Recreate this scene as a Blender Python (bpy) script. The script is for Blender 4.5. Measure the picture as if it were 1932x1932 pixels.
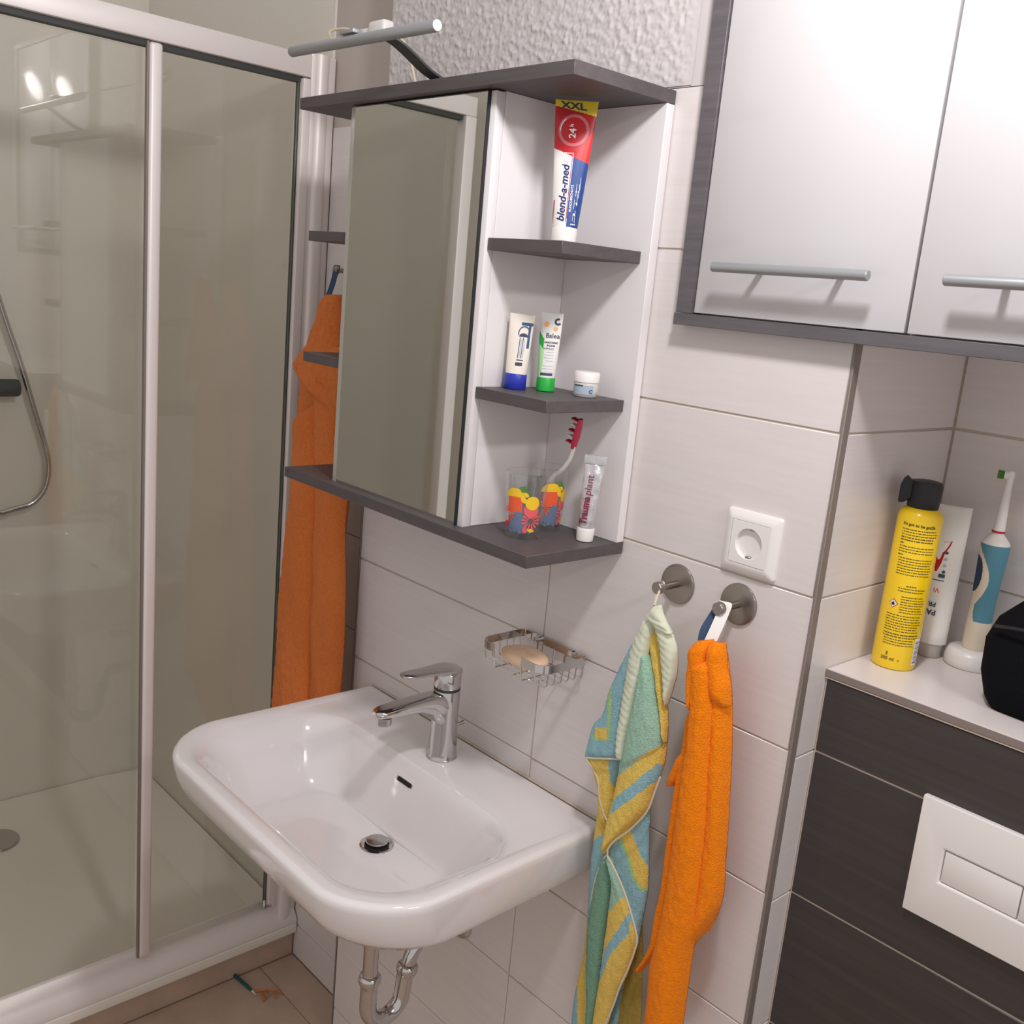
import bpy, bmesh, math, random
from mathutils import Vector, Matrix, noise
random.seed(7)
PI = math.pi
for o in list(bpy.data.objects):
    bpy.data.objects.remove(o, do_unlink=True)
SC = bpy.context.scene
COL = SC.collection

# ------------------------------------------------------------------ camera
RIGHT = Vector((0.66678416, 0.73976436, 0.09026393))
UP = Vector((-0.22001524, 0.07968046, 0.97223676))
FWD = Vector((-0.71203384, 0.66813151, -0.2158891))
cd = bpy.data.cameras.new('camera')
cam = bpy.data.objects.new('camera', cd)
COL.objects.link(cam)
cam.matrix_world = Matrix((
    (RIGHT.x, UP.x, -FWD.x, 0.59495866),
    (RIGHT.y, UP.y, -FWD.y, -1.06999376),
    (RIGHT.z, UP.z, -FWD.z, 1.61918573),
    (0, 0, 0, 1)))
cd.sensor_width = 36.0
cd.sensor_fit = 'HORIZONTAL'
cd.lens = 35.235
cd.clip_start = 0.02
SC.camera = cam

# ------------------------------------------------------------------ world, light, exposure
w = bpy.data.worlds.new('world')
w.use_nodes = True
w.node_tree.nodes['Background'].inputs[0].default_value = (1.0, 0.955, 0.93, 1)
w.node_tree.nodes['Background'].inputs[1].default_value = 0.34
SC.world = w
LAMP = (0.19, -0.47, 2.20)
SC.view_settings.view_transform = 'Standard'
SC.view_settings.look = 'None'
SC.view_settings.gamma = 1.0
SC.view_settings.use_curve_mapping = False
SC.view_settings.exposure = 0.86



def lamp_bulb(loc, radius, power, col, name):
    l = bpy.data.lights.new(name, 'POINT')
    l.shadow_soft_size = radius
    l.energy = power
    l.color = col
    o = bpy.data.objects.new(name, l)
    o.location = loc
    COL.objects.link(o)
    return o


lamp_bulb(LAMP, 0.055, 14.0, (1.0, 0.975, 1.0), 'ceiling_light_source')
sl_ = bpy.data.lights.new('added_glare_light', 'AREA')  # added out of view for a glare in the shower glass and right-hand fill
sl_.shape = 'ELLIPSE'
sl_.size, sl_.size_y = 0.62, 0.12
sl_.energy = 4.5
sl_.color = (1.0, 0.965, 0.95)
so_ = bpy.data.objects.new('added_glare_light', sl_)
so_.location = (1.46, -0.40, 2.34)
so_.rotation_euler = Vector((1.0, -0.12, 0.55)).to_track_quat('Z', 'Y').to_euler()
COL.objects.link(so_)

# ------------------------------------------------------------------ helpers: colours and materials
def lin(c):
    c = c / 255.0
    return c / 12.92 if c <= 0.04045 else ((c + 0.055) / 1.055) ** 2.4


def rgb(r, g, b):
    return (lin(r), lin(g), lin(b), 1.0)


def mat(name, col, rough=0.5, metal=0.0, coat=0.0, sheen=0.0, bump=None, var=None, streak=None, spec=0.5, sss=0.0):
    """col srgb 0-255. bump=(scale, strength, distance). var=(scale, amount). streak=(axis scale xyz, amount, roughness var)"""
    m = bpy.data.materials.new(name)
    m.use_nodes = True
    nt = m.node_tree
    b = nt.nodes['Principled BSDF']
    base = rgb(*col)
    b.inputs['Base Color'].default_value = base
    b.inputs['Roughness'].default_value = rough
    b.inputs['Metallic'].default_value = metal
    b.inputs['Coat Weight'].default_value = coat
    b.inputs['Coat Roughness'].default_value = 0.08
    b.inputs['Specular IOR Level'].default_value = spec
    if sheen:
        b.inputs['Sheen Weight'].default_value = sheen
        b.inputs['Sheen Roughness'].default_value = 0.6
    if sss:
        b.inputs['Subsurface Weight'].default_value = sss
        b.inputs['Subsurface Scale'].default_value = 0.01
    tc = nt.nodes.new('ShaderNodeTexCoord')
    geo = nt.nodes.new('ShaderNodeNewGeometry')
    last = None
    if var or streak:
        src = None
        if streak:
            mp = nt.nodes.new('ShaderNodeMapping')
            mp.inputs['Scale'].default_value = streak[0]
            nt.links.new(geo.outputs['Position'], mp.inputs['Vector'])
            n = nt.nodes.new('ShaderNodeTexNoise')
            n.inputs['Scale'].default_value = 1.0
            n.inputs['Detail'].default_value = 5.0
            n.inputs['Roughness'].default_value = 0.65
            nt.links.new(mp.outputs[0], n.inputs['Vector'])
            amt = streak[1]
        else:
            n = nt.nodes.new('ShaderNodeTexNoise')
            n.inputs['Scale'].default_value = var[0]
            n.inputs['Detail'].default_value = 4.0
            nt.links.new(geo.outputs['Position'], n.inputs['Vector'])
            amt = var[1]
        mr = nt.nodes.new('ShaderNodeMapRange')
        mr.inputs['From Min'].default_value = 0.3
        mr.inputs['From Max'].default_value = 0.7
        mr.inputs['To Min'].default_value = 1.0 - amt
        mr.inputs['To Max'].default_value = 1.0 + amt
        nt.links.new(n.outputs['Fac'], mr.inputs['Value'])
        mx = nt.nodes.new('ShaderNodeVectorMath')
        mx.operation = 'SCALE'
        mx.inputs[0].default_value = base[:3]
        nt.links.new(mr.outputs[0], mx.inputs['Scale'])
        nt.links.new(mx.outputs[0], b.inputs['Base Color'])
        last = n
    if bump:
        n = nt.nodes.new('ShaderNodeTexNoise')
        n.inputs['Scale'].default_value = bump[0]
        n.inputs['Detail'].default_value = 3.0
        nt.links.new(geo.outputs['Position'], n.inputs['Vector'])
        bp = nt.nodes.new('ShaderNodeBump')
        bp.inputs['Strength'].default_value = bump[1]
        bp.inputs['Distance'].default_value = bump[2]
        nt.links.new(n.outputs['Fac'], bp.inputs['Height'])
        nt.links.new(bp.outputs[0], b.inputs['Normal'])
    return m


def glass_mat(name, tint, refl=1.0, rough=0.0, ior=1.5):
    """thin architectural glass: clear with a Fresnel reflection"""
    m = bpy.data.materials.new(name)
    m.use_nodes = True
    nt = m.node_tree
    nt.nodes.clear()
    out = nt.nodes.new('ShaderNodeOutputMaterial')
    tr = nt.nodes.new('ShaderNodeBsdfTransparent')
    tr.inputs[0].default_value = tint
    gl = nt.nodes.new('ShaderNodeBsdfGlossy')
    gl.inputs['Roughness'].default_value = rough
    gl.inputs['Color'].default_value = (refl, refl, refl, 1)
    fr = nt.nodes.new('ShaderNodeFresnel')
    ge = nt.nodes.new('ShaderNodeNewGeometry')
    mr = nt.nodes.new('ShaderNodeMapRange')
    mr.inputs['To Min'].default_value = ior
    mr.inputs['To Max'].default_value = 1.0 / ior
    nt.links.new(ge.outputs['Backfacing'], mr.inputs['Value'])
    nt.links.new(mr.outputs[0], fr.inputs['IOR'])
    mx = nt.nodes.new('ShaderNodeMixShader')
    nt.links.new(fr.outputs[0], mx.inputs[0])
    nt.links.new(tr.outputs[0], mx.inputs[1])
    nt.links.new(gl.outputs[0], mx.inputs[2])
    nt.links.new(mx.outputs[0], out.inputs[0])
    return m


M = {}
M['tile'] = mat('glazed_white_tile', (219, 211, 209), 0.32, coat=0.15, streak=((5, 5, 130), 0.035))
M['grout'] = mat('beige_grout', (186, 172, 160), 0.9)
M['floor_grout'] = mat('floor_grout', (150, 128, 112), 0.9)
M['grout_light'] = mat('light_grout', (200, 184, 170), 0.9)
M['dark_tile'] = mat('dark_brown_tile', (60, 53, 51), 0.42, streak=((2.5, 2.5, 110), 0.22))
M['plaster'] = mat('rough_white_plaster', (200, 193, 192), 0.85)
M['smooth'] = mat('smooth_white_plaster', (186, 175, 168), 0.7)
M['wall_plain'] = mat('painted_wall', (222, 216, 210), 0.8)
M['shower_panel'] = mat('shower_wall_panel', (222, 216, 206), 0.38, var=(3, 0.02))
M['tray'] = mat('white_shower_tray', (236, 230, 220), 0.3, coat=0.2)
M['floor'] = mat('beige_floor_tile', (186, 162, 144), 0.42, var=(14, 0.10))
M['alu'] = mat('satin_aluminium', (232, 224, 221), 0.45, metal=0.2)
M['alu_dark'] = mat('dark_seal', (58, 60, 58), 0.6)
M['steel_trim'] = mat('brushed_trim', (138, 126, 120), 0.45, metal=0.25)
M['glass'] = glass_mat('clear_shower_glass', (0.965, 0.97, 0.955, 1))
M['wood'] = mat('dark_grey_oak', (93, 88, 91), 0.5, streak=((9, 9, 120), 0.16))
M['wood_d'] = mat('dark_oak_mirror_cabinet', (83, 76, 77), 0.5, streak=((9, 60, 120), 0.14))
M['white_board'] = mat('white_melamine', (226, 221, 221), 0.4)
M['white_gloss'] = mat('white_gloss_front', (198, 195, 196), 0.16, coat=0.5)
M['mirror'] = mat('mirror_glass', (222, 224, 220), 0.015, metal=1.0)
M['mirror_edge'] = mat('pale_bevel_reflection', (188, 184, 176), 0.25)  # pale matte colour standing in for the bevel's bright reflection
M['chrome'] = mat('chrome', (205, 203, 203), 0.09, metal=1.0)
M['chrome_soft'] = mat('soft_chrome', (190, 186, 184), 0.16, metal=1.0)
M['brushed'] = mat('brushed_steel', (165, 157, 151), 0.3, metal=1.0)
M['handle'] = mat('handle_steel', (166, 168, 170), 0.4, metal=0.6)
M['black'] = mat('black_plastic', (22, 22, 25), 0.42)
M['hole'] = mat('dark_hole', (25, 22, 22), 0.8)
M['ceramic'] = mat('white_ceramic', (232, 226, 226), 0.07, coat=0.6)
M['plastic'] = mat('white_plastic', (232, 227, 223), 0.35)
M['soap'] = mat('cream_soap', (236, 200, 168), 0.45, sss=0.1)
M['cable'] = mat('cream_cable', (205, 190, 165), 0.6)
M['yellow'] = mat('yellow_lacquer', (245, 205, 18), 0.25, coat=0.3)
M['ink'] = mat('dark_ink', (92, 74, 26), 0.5)
M['navy'] = mat('navy_print', (28, 42, 108), 0.4)
M['whiteprint'] = mat('white_print', (236, 232, 232), 0.4)
M['red'] = mat('red_print', (190, 28, 40), 0.35)
M['red2'] = mat('bright_red_print', (232, 52, 52), 0.35)
M['pinkred'] = mat('pale_red_ring', (205, 110, 116), 0.35)
M['blue'] = mat('blue_print', (38, 72, 140), 0.35)
M['yelprint'] = mat('yellow_print', (232, 204, 60), 0.35)
M['tubewhite'] = mat('white_tube', (232, 228, 224), 0.32)
M['tubecream'] = mat('cream_white_tube', (236, 226, 214), 0.4)
M['capblue'] = mat('royal_blue_cap', (36, 52, 168), 0.4)
M['green'] = mat('green_cap', (32, 170, 62), 0.4)
M['palegreen'] = mat('pale_green_tube', (176, 226, 168), 0.4)
M['darkblue'] = mat('slate_blue_print', (54, 84, 128), 0.45)
M['greyblue'] = mat('pale_blue_label', (168, 182, 196), 0.45)
M['slate'] = mat('slate_print', (58, 68, 92), 0.5)
M['orangeprint'] = mat('orange_print', (250, 176, 110), 0.5)
M['silver'] = mat('crumpled_silver_tube', (206, 204, 206), 0.3, metal=0.55, bump=(90, 0.5, 0.004))
M['maroon'] = mat('maroon_print', (134, 24, 62), 0.4)
M['crimson'] = mat('crimson_plastic', (186, 34, 66), 0.3)
M['teal'] = mat('teal_rubber', (84, 140, 160), 0.55)
M['tealdark'] = mat('dark_blue_rubber', (24, 58, 92), 0.5)
M['ivory'] = mat('ivory_plastic', (228, 214, 196), 0.4)
M['bag'] = mat('black_fabric', (13, 13, 17), 0.85, bump=(300, 0.5, 0.002), spec=0.1)
M['translucent'] = mat('milky_plastic', (205, 200, 194), 0.3)
M['lime'] = mat('lime_print', (170, 200, 60), 0.5)
M['tumbler'] = glass_mat('tumbler_glass', (0.975, 0.975, 0.97, 1), ior=1.62)
M['orangedecal'] = mat('orange_decal', (236, 92, 52), 0.4)
M['pinkdecal'] = mat('coral_decal', (232, 96, 100), 0.4)
M['yeldecal'] = mat('yellow_decal', (240, 196, 40), 0.4)
M['greendecal'] = mat('green_decal', (84, 130, 60), 0.4)
M['bluedecal'] = mat('grey_blue_decal', (104, 118, 146), 0.4)
M['reddecal'] = mat('red_decal', (206, 44, 40), 0.4)
M['emit'] = None


def terry(name, col, rough=0.95):
    return mat(name, col, rough, sheen=0.08, bump=(520, 0.9, 0.003), var=(220, 0.07), spec=0.05)


M['t_orange'] = terry('orange_terry', (255, 138, 6))
M['t_robe'] = terry('burnt_orange_terry', (226, 126, 62))
M['t_mint'] = terry('mint_terry', (166, 204, 182))
M['t_green'] = terry('sea_green_terry', (124, 166, 142))
M['t_yellow'] = terry('mustard_terry', (240, 206, 104))
M['t_blue'] = terry('aqua_blue_terry', (152, 196, 206))
M['t_lime'] = terry('lime_terry', (176, 214, 140))
M['t_olive'] = terry('olive_terry', (166, 140, 66))
M['t_pale'] = mat('pale_green_cotton', (212, 216, 192), 0.9, sheen=0.2)
M['t_edge'] = mat('cream_hem_thread', (214, 200, 184), 0.9)


# ------------------------------------------------------------------ helpers: meshes
class MB:
    def __init__(self):
        self.v = []
        self.f = []
        self.mi = []
        self.mats = []

    def mid(self, m):
        if m not in self.mats:
            self.mats.append(m)
        return self.mats.index(m)

    def add(self, vs, fs, m):
        o = len(self.v)
        k = self.mid(m)
        self.v += [tuple(p) for p in vs]
        for f in fs:
            self.f.append(tuple(i + o for i in f))
            self.mi.append(k)
        return self

    def box(self, a, b, m):
        x0, y0, z0 = a
        x1, y1, z1 = b
        vs = [(x0, y0, z0), (x1, y0, z0), (x1, y1, z0), (x0, y1, z0), (x0, y0, z1), (x1, y0, z1), (x1, y1, z1), (x0, y1, z1)]
        fs = [(0, 3, 2, 1), (4, 5, 6, 7), (0, 1, 5, 4), (1, 2, 6, 5), (2, 3, 7, 6), (3, 0, 4, 7)]
        return self.add(vs, fs, m)

    def rings(self, rs, m, cap0=True, cap1=True, closed=True):
        n = len(rs[0])
        vs = [p for r in rs for p in r]
        fs = []
        for i in range(len(rs) - 1):
            for j in range(n if closed else n - 1):
                a = i * n + j
                b = i * n + (j + 1) % n
                fs.append((a, b, b + n, a + n))
        if cap0:
            fs.append(tuple(reversed(range(n))))
        if cap1:
            fs.append(tuple((len(rs) - 1) * n + j for j in range(n)))
        return self.add(vs, fs, m)

    def lathe(self, prof, m, c=(0, 0, 0), n=32, axis='z', cap0=True, cap1=True, sx=1, sy=1):
        rs = []
        for r, h in prof:
            ring = []
            for j in range(n):
                t = 2 * PI * j / n
                x, y = r * math.cos(t) * sx, r * math.sin(t) * sy
                if axis == 'z':
                    p = (c[0] + x, c[1] + y, c[2] + h)
                elif axis == 'y':
                    p = (c[0] + x, c[1] + h, c[2] - y)
                else:
                    p = (c[0] + h, c[1] + x, c[2] + y)
                ring.append(p)
            rs.append(ring)
        return self.rings(rs, m, cap0, cap1)

    def tube(self, pts, r, m, n=12, cap=True):
        P = [Vector(p) for p in pts]
        rr = r if isinstance(r, (list, tuple)) else [r] * len(P)
        T = []
        for i in range(len(P)):
            a = P[max(i - 1, 0)]
            b = P[min(i + 1, len(P) - 1)]
            T.append((b - a).normalized())
        u = T[0].orthogonal().normalized()
        rs = []
        for i, p in enumerate(P):
            u = (u - T[i] * u.dot(T[i])).normalized()
            v = T[i].cross(u)
            rs.append([tuple(p + (u * math.cos(2 * PI * j / n) + v * math.sin(2 * PI * j / n)) * rr[i]) for j in range(n)])
        return self.rings(rs, m, cap, cap)

    def build(self, name, parent=None, bevel=0.0, seg=2, smooth=True, fix=True, angle=40):
        me = bpy.data.meshes.new(name)
        off = Vector(parent_loc(parent)) if parent is not None else Vector((0, 0, 0))
        me.from_pydata([tuple(Vector(p) - off) for p in self.v], [], self.f)
        for m in self.mats:
            me.materials.append(m)
        for p, k in zip(me.polygons, self.mi):
            p.material_index = k
        bm = bmesh.new()
        bm.from_mesh(me)
        if fix:
            bmesh.ops.recalc_face_normals(bm, faces=bm.faces)
        if bevel > 0:
            bm.edges.ensure_lookup_table()
            es = [e for e in bm.edges if len(e.link_faces) == 2 and e.calc_face_angle(0) > 0.6]
            bmesh.ops.bevel(bm, geom=es, offset=bevel, segments=seg, affect='EDGES', profile=0.5)
        if smooth:
            for f in bm.faces:
                f.smooth = True
            for e in bm.edges:
                if len(e.link_faces) == 2 and e.calc_face_angle(0) > math.radians(angle):
                    e.smooth = False
        bm.to_mesh(me)
        bm.free()
        o = bpy.data.objects.new(name, me)
        COL.objects.link(o)
        if parent is not None:
            o.parent = parent
        return o


LOC = {}


def parent_loc(p):
    return LOC.get(p.name, (0, 0, 0))


def thing(name, label, cat, loc=(0, 0, 0), group=None):
    o = bpy.data.objects.new(name, None)
    o.empty_display_size = 0.02
    COL.objects.link(o)
    o.location = loc
    LOC[o.name] = tuple(loc)
    o['label'] = label
    o['category'] = cat
    if group:
        o['group'] = group
    return o


def tag(o, label, cat, group=None):
    o['label'] = label
    o['category'] = cat
    if group:
        o['group'] = group
    return o


def struct(o):
    o['kind'] = 'structure'
    return o


def carry(root, child):
    """child of a placed part keeps world coordinates"""
    LOC[child.name] = parent_loc(root)
    return child


def bxo(name, a, b, m, parent=None, bevel=0.0, seg=2):
    return carry(parent, MB().box(a, b, m).build(name, parent, bevel, seg)) if parent is not None else MB().box(a, b, m).build(name, None, bevel, seg)


_tc = {}


def text_geo(s, size, shear=0.0, bold=0.0, align='LEFT'):
    key = (s, size, shear, bold, align)
    if key in _tc:
        return _tc[key]
    cu = bpy.data.curves.new('lettering', 'FONT')
    cu.body = s
    cu.size = size
    cu.shear = shear
    cu.offset = bold
    cu.align_x = align
    cu.resolution_u = 3
    o = bpy.data.objects.new('lettering', cu)
    COL.objects.link(o)
    dg = bpy.context.evaluated_depsgraph_get()
    dg.update()
    me = bpy.data.meshes.new_from_object(o.evaluated_get(dg))
    tb_ = bmesh.new()
    tb_.from_mesh(me)
    bmesh.ops.triangulate(tb_, faces=tb_.faces)
    for _ in range(3):
        lg = [e for e in tb_.edges if e.calc_length() > size * 0.16]
        if not lg:
            break
        bmesh.ops.subdivide_edges(tb_, edges=lg, cuts=1)
        bmesh.ops.triangulate(tb_, faces=[f for f in tb_.faces if len(f.verts) > 3])
    tb_.to_mesh(me)
    tb_.free()
    vs = [tuple(v.co) for v in me.vertices]
    fs = [tuple(p.vertices) for p in me.polygons]
    bpy.data.objects.remove(o, do_unlink=True)
    bpy.data.curves.remove(cu)
    bpy.data.meshes.remove(me)
    _tc[key] = (vs, fs)
    return _tc[key]


def polyarc(pts):
    d = [0]
    for a, b in zip(pts, pts[1:]):
        d.append(d[-1] + math.dist(a, b))
    return d


def resample(pts, n):
    d = polyarc(pts)
    out = []
    for i in range(n):
        t = d[-1] * i / (n - 1)
        k = 0
        while k < len(d) - 2 and d[k + 1] < t:
            k += 1
        s = (t - d[k]) / max(d[k + 1] - d[k], 1e-9)
        # Catmull-Rom for soft outlines
        p0 = pts[max(k - 1, 0)]
        p1, p2 = pts[k], pts[k + 1]
        p3 = pts[min(k + 2, len(pts) - 1)]
        q = []
        for a0, a1, a2, a3 in zip(p0, p1, p2, p3):
            q.append(0.5 * (2 * a1 + (a2 - a0) * s + (2 * a0 - 5 * a1 + 4 * a2 - a3) * s * s + (3 * a1 - a0 - 3 * a2 + a3) * s ** 3))
        out.append(tuple(q))
    return out


def inside(p, poly):
    x, z = p
    c = False
    j = len(poly) - 1
    for i in range(len(poly)):
        xi, zi = poly[i]
        xj, zj = poly[j]
        if (zi > z) != (zj > z) and x < (xj - xi) * (z - zi) / (zj - zi) + xi:
            c = not c
        j = i
    return c


def smooth_path(pts, n):
    return resample(pts, n)

# ================================================================== SETTING
ROWS = [0.0, 0.087, 0.288, 0.488, 0.688, 0.888, 1.089, 1.289, 1.490, 1.690, 1.893]
J = 0.0012                                   # half joint


def tile_wall(parent, plane, at, us, zs, m=None, out=-1, th=0.006, proud=0.0):
    """plane 'y': tiles in xz facing -y (out=-1); plane 'x': tiles in yz facing +x (out=+1). One object per tile, equal tiles share a mesh"""
    m = m or M['tile']
    cache = {}
    for u0, u1 in zip(us, us[1:]):
        for z0, z1 in zip(zs, zs[1:]):
            wv, hv = round(u1 - u0 - 2 * J, 4), round(z1 - z0 - 2 * J, 4)
            if (wv, hv) not in cache:
                b = MB()
                if plane == 'y':
                    b.box((0, 0, 0), (wv, th, hv), m)
                else:
                    b.box((-th, 0, 0), (0, wv, hv), m)
                o = b.build('tile', None, bevel=0.0009, seg=1)
                cache[(wv, hv)] = o
            else:
                o = cache[(wv, hv)].copy()
                COL.objects.link(o)
            o.parent = parent
            if plane == 'y':
                o.location = (u0 + J, at, z0 + J)
            else:
                o.location = (at, u0 + J, z0 + J)


# floor -------------------------------------------------------------
fl = struct(MB().box((-2.3, -2.0, -0.12), (2.0, 0.5, -0.0012), M['floor_grout']).build('floor'))
fx = [-1.262, -0.962, -0.632, -0.302, 0.028, 0.358, 0.688, 1.018, 1.348, 1.49]
fy = [-1.98, -1.66, -1.33, -1.0, -0.67, -0.34, -0.01]
fc = {}
for i in range(len(fx) - 1):
    for j in range(len(fy) - 1):
        a, b = fx[i + 1] - fx[i] - 0.0014, fy[j + 1] - fy[j] - 0.0014
        k = (round(a, 3), round(b, 3))
        if k not in fc:
            fc[k] = MB().box((0, 0, -0.006), (a, b, 0), M['floor']).build('tile', None, bevel=0.0008, seg=1)
            o = fc[k]
        else:
            o = fc[k].copy()
            COL.objects.link(o)
        o.parent = fl
        o.location = (fx[i] + 0.0007, fy[j] + 0.0007, 0)
o = MB().box((0, 0, -0.006), (0.30, 0.086, 0), M['floor']).build('tile', None, bevel=0.0008, seg=1)
o.parent = fl
o.location = (-1.261, -0.008, 0)

# back wall with the wash basin: tiled block, rough plaster above ----
wb = struct(MB().box((-0.9585, 0.0015, -0.1), (0.0, 0.30, 1.892), M['grout']).build('wall_back'))
tile_wall(wb, 'y', 0.0, [-0.960, -0.448, -0.001], ROWS)


def plaster(name, x0, x1, z0, z1, y, amp, parent, step=0.0024):
    nx, nz = int((x1 - x0) / step), int((z1 - z0) / step)
    vs, fs = [], []
    for k in range(nz + 1):
        for i in range(nx + 1):
            x, z = x0 + (x1 - x0) * i / nx, z0 + (z1 - z0) * k / nz
            p = Vector((x * 85, 3.1, z * 100))
            h = noise.noise(p) * 0.8 + noise.noise(p * 2.3) * 0.9
            h = max(h, -0.25)
            edge = min(1.0, (x1 - x) / 0.02, (x - x0) / 0.005 + 0.2, (z - z0) / 0.008)
            vs.append((x, y - 0.0006 - amp * (h + 0.3) * edge, z))
    for k in range(nz):
        for i in range(nx):
            a = k * (nx + 1) + i
            fs.append((a, a + 1, a + nx + 2, a + nx + 1))
    o = MB().add(vs, fs, M['plaster']).build(name, parent, fix=False, angle=180)
    return o


up = MB().box((-0.960, 0.0012, 1.893), (0.0, 0.30, 2.42), M['plaster']).build('upper_wall', wb)
rp = plaster('rough_plaster', -0.9598, -0.285, 1.8945, 2.12, 0.0004, 0.0028, wb)

# metal corner profiles at both ends of that wall ----------------------
tr = MB().box((-0.0012, -0.0012, 0.0), (0.0026, 0.0125, 1.893), M['steel_trim'])
struct(tr.build('trim_1', None, bevel=0.0006, seg=1))
struct(MB().box((-0.9645, -0.0008, 0.0), (-0.9602, 0.010, 1.893), M['steel_trim']).build('trim_2', None, bevel=0.0006, seg=1))

# recess and shower back wall ------------------------------------------
wr = struct(MB().box((-2.30, 0.082, -0.1), (-0.958, 0.30, 2.42), M['smooth']).build('wall_recess'))
tile_wall(wr, 'y', 0.0795, [-1.262, -0.960], ROWS[:-1] + [1.906])
o = MB().box((-2.182, 0.0790, 0.09), (-1.2735, 0.0819, 2.419), M['shower_panel']).build('wall_panel', wr)
o = MB().box((-1.2735, 0.0775, 0.10), (-1.2715, 0.0819, 2.42), M['plastic']).build('edge_strip', wr)
wl = struct(MB().box((-2.32, -0.85, -0.1), (-2.182, 0.30, 2.42), M['shower_panel']).build('wall_left'))
# the wall that closes the shower at its front end, and the rest of the room
wf = struct(MB().box((-2.32, -2.0, -0.1), (-1.245, -0.825, 2.42), M['shower_panel']).build('wall_shower_end'))

# niche on the right ---------------------------------------------------
NR = [0.073, 0.273, 0.473, 0.673, 0.873, 1.077, 1.288, 1.490, 1.690, 1.893]
tile_wall(wb, 'x', 0.0016, [0.0128, 0.2895], NR, th=0.0022)
nb = struct(MB().box((0.0, 0.2915, -0.1), (1.49, 0.42, 2.42), M['grout_light']).build('wall_niche_back'))
tile_wall(nb, 'y', 0.290, [0.002, 0.514, 1.026, 1.488], NR[5:] + [2.1], th=0.0020)
nf = struct(MB().box((0.002, 0.0575, -0.1), (1.49, 0.2900, 1.176), M['grout_light']).build('wall_niche_front'))
tile_wall(nf, 'y', 0.0560, [0.0028, 0.5148, 1.0268, 1.488], NR[:6] + [1.1775], m=M['dark_tile'], th=0.002)
ct = struct(MB().box((0.0025, 0.0545, 1.1795), (1.488, 0.2895, 1.190), M['tile']).build('trim_3', None, bevel=0.0008, seg=1))
ct['label'] = 'white tiled ledge top of the low dark tiled wall'
MB().box((0.0025, 0.0530, 1.1805), (1.488, 0.0545, 1.1890), M['steel_trim']).build('edge_strip', ct)
MB().box((0.0025, 0.0540, 1.1775), (1.488, 0.0575, 1.1795), M['grout_light']).build('grout_line', ct)

# shower plinth ----------------------------------------------------------
o = struct(MB().box((-2.18, -0.825, 0.0), (-1.2640, 0.0785, 0.068), M['floor']).build('trim_4'))

# ================================================================== SHOWER
t = thing('shower_tray', 'flat white shower tray behind the sliding glass doors', 'shower tray', (-1.7, -0.37, 0.068))
prof = []
tb = MB()
tb.box((-2.180, -0.823, 0.0685), (-1.2450, 0.0780, 0.0950), M['tray'])
tb.build('tray_body', t, bevel=0.004, seg=3)
tb = MB()
n = 24
rs = []
for k, (sc, z) in enumerate(((1.0, 0.0952), (1.0, 0.0985), (0.985, 0.0985), (0.93, 0.0962), (0.3, 0.0957))):
    ring = []
    for j in range(48):
        a = 2 * PI * j / 48
        c, s = math.cos(a), math.sin(a)
        q = 14
        r = (abs(c) ** q + abs(s) ** q) ** (-1 / q)
        ring.append((-1.738 + 0.438 * sc * r * c, -0.372 + 0.447 * sc * r * s, z))
    rs.append(ring)
tb.rings(rs, M['tray'])
tb.build('tray_surface', t)
dr = MB().lathe([(0.0, 0.0), (0.052, 0.0), (0.056, 0.002), (0.054, 0.006), (0.03, 0.009), (0.0, 0.009)], M['chrome_soft'], (-1.975, -0.387, 0.0962), cap0=False, cap1=False)
dr.build('drain_cover', t)

se = thing('shower_enclosure', 'aluminium framed glass sliding shower enclosure left of the basin', 'shower enclosure', (-1.264, -0.37, 0.095))
A = M['alu']
XG = -1.264
b = MB()
b.box((-1.292, -0.80, 1.988), (-1.258, 0.024, 2.030), A)
b.build('header_rail', se, bevel=0.003)
MB().box((-1.288, -0.80, 1.978), (-1.268, 0.010, 1.989), M['alu_dark']).build('header_seal', se)
# sloping bottom rail
b = MB()
sec = [(-1.246, 0.0955), (-1.247, 0.107), (-1.262, 0.128), (-1.285, 0.156), (-1.292, 0.158), (-1.296, 0.0955)]
b.rings([[(x, -0.80, z) for x, z in sec], [(x, 0.077, z) for x, z in sec]], A)
b.build('bottom_rail', se, bevel=0.001, seg=1)
# wall profile: rounded channel against the recess wall
b = MB()
sec = [(-1.290, 0.0785), (-1.290, 0.024), (-1.262, 0.024), (-1.260, 0.030)]
for i in range(9):
    a = -PI / 2 + PI * i / 8
    sec.append((-1.260 + 0.010 * math.cos(a), 0.047 + 0.015 * math.sin(a)))
sec += [(-1.262, 0.0625), (-1.262, 0.0785)]
b.rings([[(x, y, 0.100) for x, y in sec], [(x, y, 2.034) for x, y in sec]], A)
b.build('wall_profile', se, angle=50)
MB().box((-1.282, 0.0625, 0.10), (-1.2615, 0.0782, 2.003), M['alu']).build('adjusting_profile', se, bevel=0.002)
b = MB()
b.box((-1.280, 0.005, 0.150), (-1.257, 0.0235, 1.985), A)
b.build('door_jamb', se, bevel=0.002)
MB().box((-1.281, 0.0020, 0.152), (-1.270, 0.0048, 1.982), M['alu_dark']).build('door_seal', se)
p = carry(se, MB().box((-1.275, -0.276, 0.148), (-1.269, 0.0019, 1.982), M['glass']).build('fixed_glass_pane', se))
b = MB()
b.box((-1.282, -0.300, 0.150), (-1.258, -0.276, 1.986), A)
o = b.build('centre_post', se, bevel=0.006, seg=4)
MB().box((-1.2700, -0.3040, 0.150), (-1.2620, -0.3003, 1.986), M['steel_trim']).build('post_seal', se)
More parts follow.
